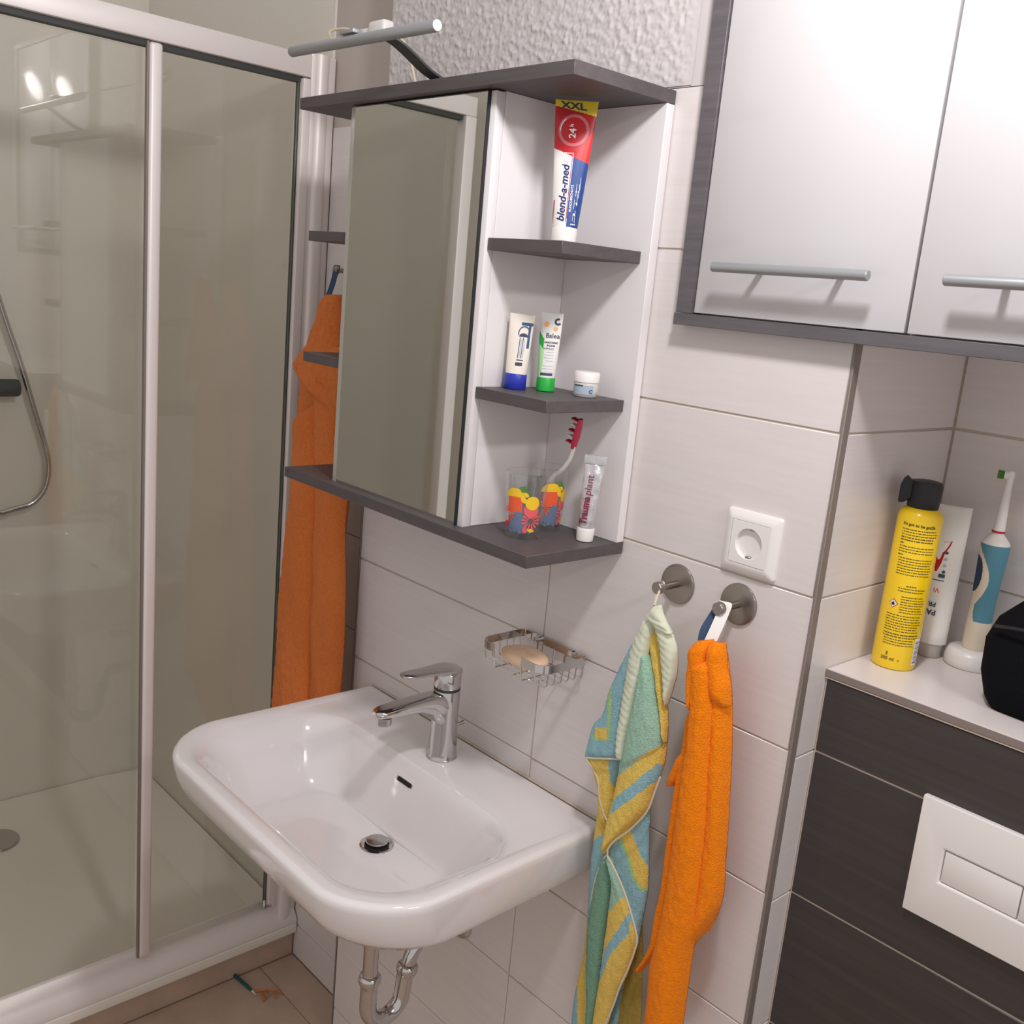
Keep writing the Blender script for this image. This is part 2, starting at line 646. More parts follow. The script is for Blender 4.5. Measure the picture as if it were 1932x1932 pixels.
MB().box((-1.290, -0.770, 0.150), (-1.284, -0.302, 1.982), M['glass']).build('sliding_glass_pane', se)
b = MB()
b.box((-1.290, -0.800, 0.150), (-1.256, -0.768, 1.988), A)
b.build('end_profile', se, bevel=0.004)
b = MB()
b.box((-1.262, -0.012, 0.158), (-1.254, 0.012, 0.163), M['chrome_soft'])
b.tube([(-1.262, -0.004, 0.160), (-1.262, -0.004, 0.176)], 0.003, M['plastic'])
b.build('guide_clip', se, bevel=0.0008, seg=1)

mx = thing('shower_mixer', 'dark chrome thermostatic shower mixer on the far shower wall', 'mixer tap', (-2.181, -0.37, 1.262))
MB().tube([(-2.13, -0.52, 1.262), (-2.13, -0.335, 1.262)], 0.019, M['chrome_soft'], 24).build('mixer_body', mx)
b = MB().tube([(-2.13, -0.335, 1.262), (-2.13, -0.331, 1.262), (-2.13, -0.329, 1.262), (-2.13, -0.275, 1.262), (-2.13, -0.268, 1.262)], [0.016, 0.016, 0.0225, 0.0225, 0.020], M['alu_dark'], 24)
b.build('mixer_knob', mx)
for yy in (-0.49, -0.37):
    MB().lathe([(0.03, 0), (0.03, 0.004), (0.012, 0.008), (0.012, 0.05)], M['chrome_soft'], (-2.181, yy, 1.262), axis='x', n=24).build('wall_union', mx)
pts = [(-2.140, -0.405, 1.245), (-2.140, -0.40, 1.02), (-2.14, -0.375, 0.955), (-2.14, -0.325, 0.935), (-2.14, -0.285, 0.943), (-2.14, -0.238, 0.955), (-2.14, -0.207, 0.99),
       (-2.14, -0.195, 1.04), (-2.14, -0.201, 1.10), (-2.14, -0.228, 1.20), (-2.14, -0.259, 1.317), (-2.14, -0.300, 1.45), (-2.14, -0.345, 1.62), (-2.14, -0.37, 1.80), (-2.14, -0.375, 1.95)]
b = MB().tube(smooth_path(pts, 90), 0.0072, M['chrome_soft'], 12)
h = b.build('shower_hose')
tag(h, 'grey metal shower hose hanging in a loop inside the shower', 'hose')

# ================================================================== MIRROR CABINET
XL, XR, YF = -0.930, -0.307, -0.190
mc = thing('mirror_cabinet', 'mirror cabinet with dark grey boards and open corner shelves above the basin', 'cabinet', (-0.62, 0.0, 1.267))
WD = M['wood_d']
MB().box((XL, YF, 1.8715), (XR, -0.0012, 1.8885), WD).build('top_board', mc, bevel=0.0006, seg=1)
MB().box((XL, YF, 1.2665), (XR, -0.0012, 1.2835), WD).build('bottom_board', mc, bevel=0.0006, seg=1)
MB().box((-0.4648, -0.0165, 1.2838), (XR - 0.0005, -0.0015, 1.8712), M['white_board']).build('back_panel', mc, bevel=0.0004, seg=1)
MB().box((XL + 0.0005, -0.0165, 1.2838), (-0.8060, -0.0015, 1.8712), M['white_board']).build('back_panel', mc, bevel=0.0004, seg=1)
b = MB()
b.box((-0.480, -0.1547, 1.2838), (-0.4652, -0.0015, 1.8712), M['white_board'])
b.build('side_panel', mc, bevel=0.0004, seg=1)
b = MB()
b.box((-0.8055, -0.1535, 1.2838), (-0.790, -0.0015, 1.8712), M['white_board'])
b.build('side_panel', mc, bevel=0.0004, seg=1)
MB().box((-0.789, -0.1530, 1.2838), (-0.481, -0.020, 1.8712), M['white_board']).build('inner_box', mc)
dr = carry(mc, MB().box((-0.8055, -0.1705, 1.2805), (-0.4655, -0.1550, 1.8695), M['white_board']).build('mirror_door', mc, bevel=0.0008, seg=2))
# mirror glass with a ground bevel on the left edge, its bright reflection painted as pale colour
b = MB()
b.box((-0.7885, -0.1755, 1.2812), (-0.4775, -0.1712, 1.8690), M['mirror'])
b.add([(-0.8055, -0.1712, 1.2812), (-0.7885, -0.1755, 1.2812), (-0.7885, -0.1755, 1.8690), (-0.8055, -0.1712, 1.8690),
       (-0.8055, -0.1708, 1.2812), (-0.7885, -0.1708, 1.2812), (-0.7885, -0.1708, 1.8690), (-0.8055, -0.1708, 1.8690)],
      [(0, 1, 2, 3), (7, 6, 5, 4), (0, 3, 7, 4), (1, 5, 6, 2), (0, 4, 5, 1), (3, 2, 6, 7)], M['mirror_edge'])
b.build('mirror', dr, smooth=False)
MB().box((-0.4774, -0.1758, 1.2812), (-0.4758, -0.1706, 1.8690), M['black']).build('gasket', dr)
for (a, z0, z1) in (('u', 1.8712, 1.8690),):
    pass
for zt in (1.684, 1.484):
    MB().box((-0.4646, -0.166, zt - 0.016), (-0.3225, -0.0168, zt), WD).build('shelf', mc, bevel=0.0006, seg=1)
    MB().box((-0.9255, -0.166, zt - 0.016), (-0.8062, -0.0168, zt), WD).build('shelf', mc, bevel=0.0006, seg=1)

# lamp on top of the mirror cabinet
ml = thing('mirror_lamp', 'slim silver bar lamp on a dark arm above the mirror cabinet', 'lamp', (-0.60, -0.12, 1.889))
pa, pb = Vector((-0.853, -0.252, 1.937)), Vector((-0.483, -0.262, 1.9285))
b = MB()
d = (pb - pa).normalized()
b.tube([pa, pa + d * 0.002, pb - d * 0.002, pb], [0.0066, 0.0076, 0.0076, 0.0066], M['handle'], 28)
b.build('lamp_tube', ml)
b = MB()
b.tube([pb + d * 0.0002, pb + d * 0.0022], [0.0070, 0.0066], M['plastic'], 28)
b.build('end_cap', ml, bevel=0.0006, seg=1)


def strip(b, path, wdt, th, m, side=Vector((1, 0, 0))):
    rs = []
    P = [Vector(p) for p in path]
    for i, p in enumerate(P):
        tdir = (P[min(i + 1, len(P) - 1)] - P[max(i - 1, 0)]).normalized()
        nn = side.cross(tdir).normalized()
        rs.append([tuple(p + side * sx * wdt / 2 + nn * sz * th / 2) for sx, sz in ((-1, -1), (1, -1), (1, 1), (-1, 1))])
    b.rings(rs, m)
    return b


b = MB()
arm = smooth_path([(-0.598, -0.100, 1.8905), (-0.598, -0.150, 1.8915), (-0.6, -0.184, 1.9000), (-0.602, -0.220, 1.9190), (-0.606, -0.240, 1.9290), (-0.616, -0.256, 1.9345)], 22)
strip(b, arm, 0.024, 0.0030, M['alu_dark'])
b.build('lamp_arm', ml)
MB().box((-0.618, -0.140, 1.8890), (-0.578, -0.095, 1.8935), M['alu_dark']).build('lamp_foot', ml, bevel=0.001)
b = MB()
b.box((-0.708, -0.262, 1.9425), (-0.672, -0.246, 1.9480), M['handle'])
b.build('switch', ml, bevel=0.001)
cb = thing('cable_connector', 'white cable connector block with wires behind the mirror lamp', 'connector', (-0.85, -0.12, 1.975))
b = MB()
b.box((-0.868, -0.110, 1.990), (-0.824, -0.088, 2.014), M['plastic'])
b.build('connector_body', cb, bevel=0.005, seg=3)
b = MB()
b.box((-0.905, -0.106, 1.992), (-0.8695, -0.092, 2.007), M['plastic'])
b.build('connector_plug', cb, bevel=0.003)
b = MB().tube(smooth_path([(-0.905, -0.10, 2.000), (-0.930, -0.11, 2.010), (-0.962, -0.12, 2.008), (-0.945, -0.13, 1.993), (-0.905, -0.15, 1.978), (-0.84, -0.20, 1.960), (-0.75, -0.245, 1.945)], 40), 0.0022, M['cable'], 8)
b.build('wire', cb)
b = MB().tube(smooth_path([(-0.824, -0.10, 1.998), (-0.800, -0.10, 1.990), (-0.778, -0.095, 1.968), (-0.768, -0.09, 1.940), (-0.755, -0.08, 1.905), (-0.72, -0.04, 1.892), (-0.62, -0.012, 1.896), (-0.54, -0.02, 1.898), (-0.505, -0.06, 1.902), (-0.492, -0.10, 1.905), (-0.478, -0.07, 1.898), (-0.47, -0.02, 1.892)], 90), 0.0022, M['cable'], 8)
b.build('wire', cb)

# ================================================================== WALL CABINET (right)
wc = thing('wall_cabinet', 'large white two-door wall cabinet with a dark grey frame', 'cabinet', (0.06, 0.0, 1.595))
D = M['wood']
CX0, CX1, CZ0, CZ1 = -0.2475, 0.385, 1.5945, 2.20
yf, yb = -0.0225, -0.0022
MB().box((CX0, yf, CZ0 + 0.0155), (CX0 + 0.0255, yb, CZ1), D).build('frame_stile', wc, bevel=0.0006, seg=1)
MB().box((CX1 - 0.0255, yf, CZ0 + 0.0155), (CX1, yb, CZ1), D).build('frame_stile', wc, bevel=0.0006, seg=1)
MB().box((CX0 - 0.002, yf - 0.0005, CZ0), (CX1, yb, CZ0 + 0.015), D).build('bottom_board', wc, bevel=0.0006, seg=1)
MB().box((CX0, yf, CZ1), (CX1, yb, CZ1 + 0.015), D).build('top_board', wc, bevel=0.0006, seg=1)
MB().box((0.006, yb + 0.0004, CZ0 + 0.0005), (CX1, 0.2885, CZ1), M['white_board']).build('carcass', wc, bevel=0.0005, seg=1)
SX = 0.0660
for k, (x0, x1, h0, h1) in enumerate(((CX0 + 0.0270, SX - 0.0018, -0.1755, 0.0305), (SX + 0.0018, CX1 - 0.027, 0.1140, 0.320))):
    dd = carry(wc, MB().box((x0, -0.0195, CZ0 + 0.0168), (x1, -0.0045, CZ1 - 0.001), M['white_gloss']).build('door', wc, bevel=0.0010, seg=2))
    b = MB().tube([(h0, -0.052, 1.6680), (h0 + 0.001, -0.052, 1.6680), (h1 - 0.001, -0.052, 1.6680), (h1, -0.052, 1.6680)], [0.0050, 0.0060, 0.0060, 0.0050], M['handle'], 24)
    hh = h1 - h0
    for s in (0.24, 0.76):
        xs = h0 + hh * s
        b.tube([(xs, -0.050, 1.6680), (xs, -0.0196, 1.6680)], 0.0042, M['handle'], 16)
    b.build('handle', dd)

# ================================================================== WASH BASIN
CXB = -0.585


def rrect(x0, x1, y0, y1, r_front, r_back, n=96):
    """rounded rectangle outline, y0 = front (towards -y)"""
    pts = []
    q = n // 4
    for (cx, cy, r, a0) in ((x1 - r_front, y0 + r_front, r_front, -PI / 2), (x1 - r_back, y1 - r_back, r_back, 0),
                            (x0 + r_back, y1 - r_back, r_back, PI / 2), (x0 + r_front, y0 + r_front, r_front, PI)):
        for i in range(q):
            a = a0 + (PI / 2) * i / (q - 1)
            pts.append((cx + r * math.cos(a), cy + r * math.sin(a)))
    return pts


def bow(pts, amt, x0, x1, y0):
    """bows the front edge outwards a little and bulges the sides"""
    out = []
    cx = (x0 + x1) / 2
    hw = (x1 - x0) / 2
    for x, y in pts:
        f = min(1.0, max(0.0, -y / -y0))
        u = (x - cx) / hw
        y2 = y - amt * (1 - u * u) * f ** 3
        x2 = x + 0.014 * u * math.sin(PI * f) * 0.8
        out.append((x2, y2))
    return out


def ring_z(pts, z):
    return [(x, y, z) for x, y in pts]


def lerp_ring(a, b, t):
    return [tuple(p + (q - p) * t for p, q in zip(u, v)) for u, v in zip(a, b)]


t = thing('wash_basin', 'white ceramic wash basin with rounded corners under the mirror cabinet', 'wash basin', (CXB, 0.0, 0.775))
X0, X1, Y0 = -0.893, -0.277, -0.430
outer = bow(rrect(X0, X1, Y0, -0.0005, 0.105, 0.006), 0.020, X0, X1, Y0)
under = bow(rrect(X0 + 0.012, X1 - 0.012, Y0 + 0.030, -0.0005, 0.11, 0.006), 0.014, X0, X1, Y0)
inn = bow(rrect(X0 + 0.010, X1 - 0.010, Y0 + 0.010, -0.010, 0.097, 0.006), 0.019, X0, X1, Y0)
rim2 = bow(rrect(X0 + 0.020, X1 - 0.020, Y0 + 0.020, -0.014, 0.09, 0.006), 0.018, X0, X1, Y0)
bowl = bow(rrect(X0 + 0.036, X1 - 0.036, Y0 + 0.030, -0.118, 0.085, 0.085), 0.014, X0, X1, Y0)
flat = rrect(CXB - 0.185, CXB + 0.185, -0.352, -0.168, 0.060, 0.060)
dctr = (CXB + 0.004, -0.196)
dring = [(dctr[0] + 0.0285 * math.cos(-PI / 2 + 2 * PI * j / 96), dctr[1] + 0.0285 * math.sin(-PI / 2 + 2 * PI * j / 96)) for j in range(96)]
hole = [(dctr[0] + 0.012 * math.cos(-PI / 2 + 2 * PI * j / 96), dctr[1] + 0.012 * math.sin(-PI / 2 + 2 * PI * j / 96)) for j in range(96)]
R = []
ub = [(CXB + (x - CXB) * 0.35, -0.19 + (y + 0.19) * 0.35) for x, y in under]
um = [(CXB + (x - CXB) * 0.80, -0.17 + (y + 0.17) * 0.80) for x, y in under]
um2 = [(CXB + (x - CXB) * 0.93, -0.10 + (y + 0.10) * 0.94) for x, y in under]
R.append(ring_z(ub, 0.705))
R.append(ring_z(um, 0.722))
R.append(ring_z(um2, 0.762))
R.append(ring_z(under, 0.7755))
o2 = lerp_ring(ring_z(under, 0.778), ring_z(outer, 0.778), 0.22)
R.append(o2)
for z, k in ((0.785, 0.40), (0.800, 0.66), (0.820, 0.88), (0.838, 0.985), (0.8465, 1.0)):
    R.append(lerp_ring(ring_z(under, z), ring_z(outer, z), k))
R.append(lerp_ring(ring_z(outer, 0.8502), ring_z(inn, 0.8502), 0.20))
R.append(lerp_ring(ring_z(outer, 0.8524), ring_z(inn, 0.8524), 0.6))
R.append(ring_z(inn, 0.8530))
R.append(ring_z(rim2, 0.8515))
R.append(lerp_ring(ring_z(rim2, 0.8505), ring_z(bowl, 0.8490), 0.8))
R.append(ring_z(bowl, 0.8470))
for i in range(1, 15):
    k = i / 15
    zz = 0.847 + (0.7375 - 0.847) * (k * k * (3 - 2 * k)) ** 0.9
    R.append(lerp_ring(ring_z(bowl, zz), ring_z(flat, zz), k ** 0.92))
R.append(ring_z(flat, 0.7375))
for k in (0.33, 0.66, 0.9):
    R.append(lerp_ring(ring_z(flat, 0.7372 - 0.006 * k), ring_z(dring, 0.7372 - 0.006 * k), k))
R.append(ring_z(dring, 0.7305))
R.append(ring_z(hole, 0.7290))
b = MB()
b.rings(R, M['ceramic'], cap0=True, cap1=True)
body = b.build('basin_body', t, angle=60)
carry(t, body)
# overflow slot with a chrome lip
b = MB()
ov = Vector((-0.598, -0.1335, 0.8165))
for mm, sc, dy in ((M['chrome_soft'], 1.0, 0.0), (M['hole'], 0.84, -0.0006)):
    rs = []
    for dep in (-0.0022 + dy, 0.004):
        ring = []
        for j in range(24):
            a = 2 * PI * j / 24
            cx = 0.0185 * (1 if math.cos(a) > 0 else -1) * sc
            ring.append((ov.x + cx + 0.0035 * sc * math.cos(a), ov.y + dep + 0.45 * 0.0035 * math.sin(a) * 1.0, ov.z + 0.0042 * sc * math.sin(a)))
        rs.append(ring)
    b.rings(rs, mm)
b.build('overflow_slot', t)
b = MB().lathe([(0.0275, -0.0005), (0.0275, 0.0014), (0.0245, 0.0022), (0.0205, 0.0002), (0.020, -0.0015)], M['chrome'], (dctr[0], dctr[1], 0.7306), n=48, cap0=True, cap1=True)
b.lathe([(0.0198, -0.0008), (0.0198, 0.0006)], M['hole'], (dctr[0], dctr[1], 0.7306), n=32)
dv = carry(t, b.build('drain_valve', t))
b = MB().lathe([(0.0120, 0.0), (0.0120, 0.0045), (0.0172, 0.005), (0.0180, 0.0068), (0.0172, 0.0084), (0.010, 0.0096), (0.0, 0.0098)], M['chrome_soft'], (dctr[0], dctr[1], 0.7312), n=40, cap1=False)
b.build('drain_plug', dv)
# sealing bead along the wall
MB().tube([(X0 + 0.004, -0.0012, 0.853), (X1 - 0.004, -0.0012, 0.853)], 0.0022, M['grout_light'], 8).build('silicone_bead', t)

# ------------------------------------------------------------------ tap
FX, FY = -0.588, -0.069
t = thing('basin_tap', 'chrome single lever tap on the white wash basin', 'tap', (FX, FY, 0.8502))
b = MB().lathe([(0.0255, 0.0), (0.0258, 0.0015), (0.0248, 0.003), (0.0240, 0.012), (0.0226, 0.045), (0.0220, 0.075), (0.0224, 0.100), (0.0226, 0.116), (0.0215, 0.1200), (0.0, 0.1200)], M['chrome'], (FX, FY, 0.8502), n=48, cap1=False)
b.build('tap_body', t)
rs = []
for y, zt, zb, hw in ((-0.066, 0.9690, 0.905, 0.0195), (-0.082, 0.9685, 0.905, 0.0205), (-0.093, 0.9690, 0.920, 0.0190), (-0.104, 0.9695, 0.934, 0.0180), (-0.125, 0.9690, 0.9425, 0.0174),
                      (-0.155, 0.9675, 0.9465, 0.0172), (-0.180, 0.9655, 0.9480, 0.0168), (-0.197, 0.9640, 0.9485, 0.0160), (-0.207, 0.9625, 0.9500, 0.0125), (-0.2115, 0.9610, 0.9530, 0.007)):
    ring = []
    for j in range(32):
        a = 2 * PI * j / 32
        c, s = math.cos(a), math.sin(a)
        q = 3.6
        r = (abs(c) ** q + abs(s) ** q) ** (-1 / q)
        top = s > 0
        ring.append((FX + hw * r * c * (1.0 if top else 0.86), y, (zt + zb) / 2 + (zt - zb) / 2 * r * s))
    rs.append(ring)
b = MB().rings(rs, M['chrome'])
b.build('spout', t, angle=50)
b = MB().lathe([(0.0112, 0.0), (0.0118, 0.002), (0.0118, 0.010), (0.0125, 0.013)], M['chrome_soft'], (FX, -0.1925, 0.9360), n=28)
b.lathe([(0.0095, 0.0), (0.0095, 0.001)], M['alu_dark'], (FX, -0.1925, 0.9352), n=20)
b.build('aerator', t)
b = MB().lathe([(0.0210, 0.0), (0.0222, 0.003), (0.0222, 0.0055), (0.0190, 0.0065)], M['alu_dark'], (FX, FY, 0.9692), n=40)
b.lathe([(0.0216, 0.0055), (0.0222, 0.008), (0.0224, 0.024), (0.0215, 0.030), (0.017, 0.035), (0.008, 0.0375), (0.0, 0.038)], M['chrome'], (FX, FY, 0.9692), n=40, cap1=False)
lev = carry(t, b.build('lever_base', t))
rs = []
for y, zc, th, hw in ((-0.046, 1.0010, 0.0040, 0.010), (-0.052, 1.0030, 0.0060, 0.0165), (-0.066, 1.0055, 0.0070, 0.0205), (-0.082, 1.0068, 0.0064, 0.0200), (-0.100, 1.0078, 0.0050, 0.0175),
                      (-0.125, 1.0090, 0.0042, 0.0155), (-0.145, 1.0100, 0.0038, 0.0145), (-0.157, 1.0106, 0.0034, 0.0120), (-0.163, 1.0108, 0.0024, 0.0070)):
    ring = []
    for j in range(28):
        a = 2 * PI * j / 28
        c, s = math.cos(a), math.sin(a)
        q = 2.8
        r = (abs(c) ** q + abs(s) ** q) ** (-1 / q)
        ring.append((FX + hw * r * c, y, zc + th * r * s))
    rs.append(ring)
MB().rings(rs, M['chrome']).build('lever', t, angle=60)
MB().tube([(FX + 0.004, FY + 0.020, 0.902), (FX + 0.006, FY + 0.030, 0.904), (FX + 0.006, FY + 0.036, 0.905)], [0.003, 0.003, 0.004], M['chrome_soft'], 12).build('popup_knob', t)

# ------------------------------------------------------------------ siphon
SX0, SY0 = -0.583, -0.190
t = thing('bottle_trap', 'chrome pipe trap under the wash basin', 'drain pipe', (SX0, SY0, 0.37))
CH = M['chrome']
MB().tube([(SX0, SY0, 0.7045), (SX0, SY0, 0.478)], 0.0128, CH, 32).build('down_pipe', t)


def nut(c, axis, r0=0.0150, r1=0.0190):
    c = Vector(c)
    ax = Vector(axis).normalized()
    pts = [c + ax * h for h in (-0.011, -0.0095, -0.003, 0.0, 0.006, 0.010, 0.0125)]
    return MB().tube(pts, [r0, r0 + 0.0006, r1 - 0.001, r1, r1, r1 - 0.0014, r0 - 0.001], CH, 32)


nut((SX0, SY0, 0.476), (0, 0, 1)).build('union_nut', t)
path = [(SX0, SY0, 0.476), (SX0, SY0, 0.43)]
rU = 0.036
cy, cz = SY0 + rU, 0.425
for i in range(0, 15):
    a = PI + (PI * 0.92) * i / 14
    path.append((SX0, cy + rU * math.cos(a), cz + rU * math.sin(a)))
path.append((SX0, cy + rU + 0.003, cz + 0.03))
path.append((SX0, cy + rU + 0.0055, cz + 0.040))
MB().tube(path, 0.0145, CH, 32).build('trap_bend', t)
ax = Vector((0, 0.15, 1)).normalized()
nut((SX0, cy + rU + 0.006, cz + 0.038), ax).build('union_nut', t)
p2 = smooth_path([(SX0, cy + rU + 0.006, cz + 0.038), (SX0, cy + rU + 0.012, cz + 0.062), (SX0, cy + rU + 0.026, cz + 0.082), (SX0, cy + rU + 0.050, cz + 0.089), (SX0, -0.035, cz + 0.090), (SX0, -0.002, cz + 0.090)], 40)
MB().tube(p2, 0.0128, CH, 28).build('outlet_pipe', t)
MB().lathe([(0.014, -0.012), (0.020, -0.0115), (0.030, -0.006), (0.0335, -0.001), (0.0335, 0.0)], CH, (SX0, -0.0008, cz + 0.090), axis='y', n=40).build('wall_rosette', t)

t = thing('angle_valve', 'small chrome angle valve on the wall under the basin', 'valve', (-0.512, 0.0, 0.585))
b = MB().lathe([(0.008, -0.045), (0.008, -0.006), (0.019, -0.005), (0.022, -0.001), (0.022, 0.0)], CH, (-0.512, -0.0005, 0.585), axis='y', n=28)
b.build('valve_body', t)
MB().lathe([(0.010, -0.062), (0.013, -0.060), (0.013, -0.048), (0.009, -0.046)], CH, (-0.512, 0, 0.585), axis='y', n=24).build('valve_knob', t)
MB().tube([(-0.512, -0.030, 0.590), (-0.513, -0.031, 0.63), (-0.545, -0.06, 0.70), (-0.56, -0.07, 0.715)], 0.0045, CH, 12).build('supply_pipe', t)

# ------------------------------------------------------------------ soap basket and soap
t = thing('soap_basket', 'chrome wire soap basket on the wall between basin and mirror cabinet', 'soap holder', (-0.415, 0.0, 1.06))
x0, x1, y0, y1 = -0.486, -0.345, -0.098, -0.006


def band(path, z0, z1, th, m):
    P = [Vector((p[0], p[1], 0)) for p in path]
    rs = []
    for i, p in enumerate(P):
        a = P[max(i - 1, 0)]
        c = P[min(i + 1, len(P) - 1)]
        tdir = (c - a).normalized()
        nn = Vector((-tdir.y, tdir.x, 0))
        rs.append([(p.x + nn.x * s * th, p.y + nn.y * s * th, z) for s, z in ((-1, z0), (1, z0), (1, z1), (-1, z1))])
    return MB().rings(rs, m)


def arc2(cx, cy, r, a0, a1, n=8):
    return [(cx + r * math.cos(a0 + (a1 - a0) * i / n), cy + r * math.sin(a0 + (a1 - a0) * i / n)) for i in range(n + 1)]


r = 0.020
path = [(-0.392, y0)] + arc2(x1 - r, y0 + r, r, -PI / 2, 0) + arc2(x1 - 0.008, y1 - 0.008, 0.008, 0, PI / 2) + arc2(x0 + 0.008, y1 - 0.008, 0.008, PI / 2, PI) + arc2(x0 + r, y0 + r, r, PI, 1.5 * PI) + [(-0.452, y0)]
band(path, 1.0855, 1.0975, 0.0008, CH).build('rim_band', t)
for k in range(6):
    y = -0.086 + k * 0.0145
    zz = 1.0635
    pts = [(x1 - 0.0012, y, 1.087), (x1 - 0.002, y, zz + 0.004), (x1 - 0.005, y, zz), (x0 + 0.006, y, zz), (x0 + 0.002, y, zz + 0.004), (x0 + 0.0012, y, 1.087)]
    MB().tube(pts, 0.0011, CH, 8).build('wire', t)
for x in (-0.452, -0.392, -0.415):
    pts = [(x, y0 + 0.0005, 1.087), (x, y0 + 0.002, 1.064), (x, y0 + 0.006, 1.0605), (x, -0.010, 1.0605), (x, -0.0065, 1.065), (x, -0.006, 1.087)] if x != -0.415 else [(x, y0 + 0.006, 1.0605), (x, -0.010, 1.0605), (x, -0.0065, 1.065), (x, -0.006, 1.087)]
    MB().tube(pts, 0.0013, CH, 8).build('wire', t)
for x in (-0.450, -0.378):
    MB().lathe([(0.004, -0.0095), (0.0055, -0.009), (0.0055, 0.0045)], CH, (x, -0.0045, 1.091), axis='y', n=16).build('mounting_screw', t)
b = MB()
rs = []
for k in range(13):
    a = -PI / 2 + PI * k / 12
    q = 1.0
    ring = []
    for j in range(32):
        u = 2 * PI * j / 32
        cr = max(math.cos(a), 0.001) ** 0.6
        ring.append((-0.432 + 0.044 * cr * math.cos(u), -0.052 + 0.029 * cr * math.sin(u), 1.0765 + 0.0115 * (abs(math.sin(a)) ** 0.8) * (1 if a > 0 else -1) * (1 - 0.25 * math.cos(u) ** 2 * (a > 0))))
    rs.append(ring)
o = MB().rings(rs, M['soap']).build('soap_bar')
tag(o, 'pale cream bar of soap lying in the wire basket', 'soap')

# ------------------------------------------------------------------ socket
t = thing('wall_socket', 'white square wall socket on the tiles right of the mirror cabinet', 'socket', (-0.0965, 0.0, 1.334))
cx, cz = -0.0965, 1.334
b = MB()


def sqring(h, rr, y, n=8, cxx=cx, czz=cz):
    pts = []
    for (sx, sz, a0) in ((1, -1, -PI / 2), (1, 1, 0), (-1, 1, PI / 2), (-1, -1, PI)):
        for i in range(n):
            a = a0 + PI / 2 * i / (n - 1)
            pts.append((cxx + sx * (h - rr) + rr * math.cos(a), y, czz + sz * (h - rr) + rr * math.sin(a)))
    return pts


fr = [sqring(0.0405, 0.004, 0.0), sqring(0.0405, 0.004, -0.003), sqring(0.0398, 0.004, -0.0048), sqring(0.0330, 0.004, -0.0092), sqring(0.0290, 0.002, -0.0098), sqring(0.0278, 0.001, -0.0098), sqring(0.0278, 0.001, -0.004)]
b.rings(fr, M['plastic'])
b.build('cover_frame', t, angle=35)
# insert with the round well
n = 48
b = MB()


def circ(r_, y, n=48):
    return [(cx + r_ * math.cos(-PI * 0.75 + 2 * PI * j / n), y, cz + r_ * math.sin(-PI * 0.75 + 2 * PI * j / n)) for j in range(n)]


def sqpts(h, y, n=48):
    out = []
    for j in range(n):
        a = -PI * 0.75 + 2 * PI * j / n
        c, s = math.cos(a), math.sin(a)
        k = 1 / max(abs(c), abs(s))
        out.append((cx + h * c * k, y, cz + h * s * k))
    return out


b.rings([sqpts(0.0274, -0.003), sqpts(0.0274, -0.0094), sqpts(0.0268, -0.0099), circ(0.0200, -0.0099), circ(0.0193, -0.0093), circ(0.0186, -0.0010)], M['plastic'], cap0=True)
b.build('socket_insert', t, angle=35)
b = MB()
for dx in (-0.0048, 0.0048):
    b = MB()
    b.lathe([(0.0026, -0.0016), (0.0026, -0.0004)], M['hole'], (cx + dx, 0.0, cz + 0.0005), axis='y', n=16)
    b.build('pin_hole', t)
b = MB()
b2 = MB()
b.box((cx - 0.0035, -0.0080, cz - 0.0188), (cx + 0.0035, 0.0006, cz - 0.0165), M['brushed'])
b2.box((cx - 0.0035, -0.0060, cz + 0.0165), (cx + 0.0035, 0.0006, cz + 0.0188), M['brushed'])
b2.build('earth_contact', t, bevel=0.0005, seg=1)
b.build('earth_contact', t, bevel=0.0005, seg=1)


# ------------------------------------------------------------------ hooks
def hook(name, label, cx, cz, wall, rp=0.0275, ln=0.047, grp=None):
    t = thing(name, label, 'hook', (cx, wall, cz), grp)
    MB().lathe([(rp - 0.003, -0.0035), (rp - 0.0006, -0.0030), (rp, -0.0018), (rp, 0.0)], M['brushed'], (cx, wall - 0.0002, cz), axis='y', n=48).build('wall_plate', t)
    MB().lathe([(0.0050, -ln + 0.008), (0.0050, -0.0030)], M['brushed'], (cx, wall, cz), axis='y', n=20).build('hook_pin', t)
    MB().lathe([(0.0076, -ln), (0.0085, -ln + 0.0012), (0.0085, -ln + 0.0080), (0.0060, -ln + 0.0100)], M['brushed'], (cx, wall, cz), axis='y', n=28).build('hook_knob', t)
    return t


hook('towel_hook', 'round steel wall hook carrying the striped towel', -0.203, 1.2505, 0.0)
hook('towel_hook', 'round steel wall hook below the socket carrying the bright orange towel', -0.1035, 1.2515, 0.0)
hook('towel_hook', 'small steel hook in the recess carrying the burnt orange bathrobe', -1.167, 1.625, 0.0795, 0.0255, 0.040)

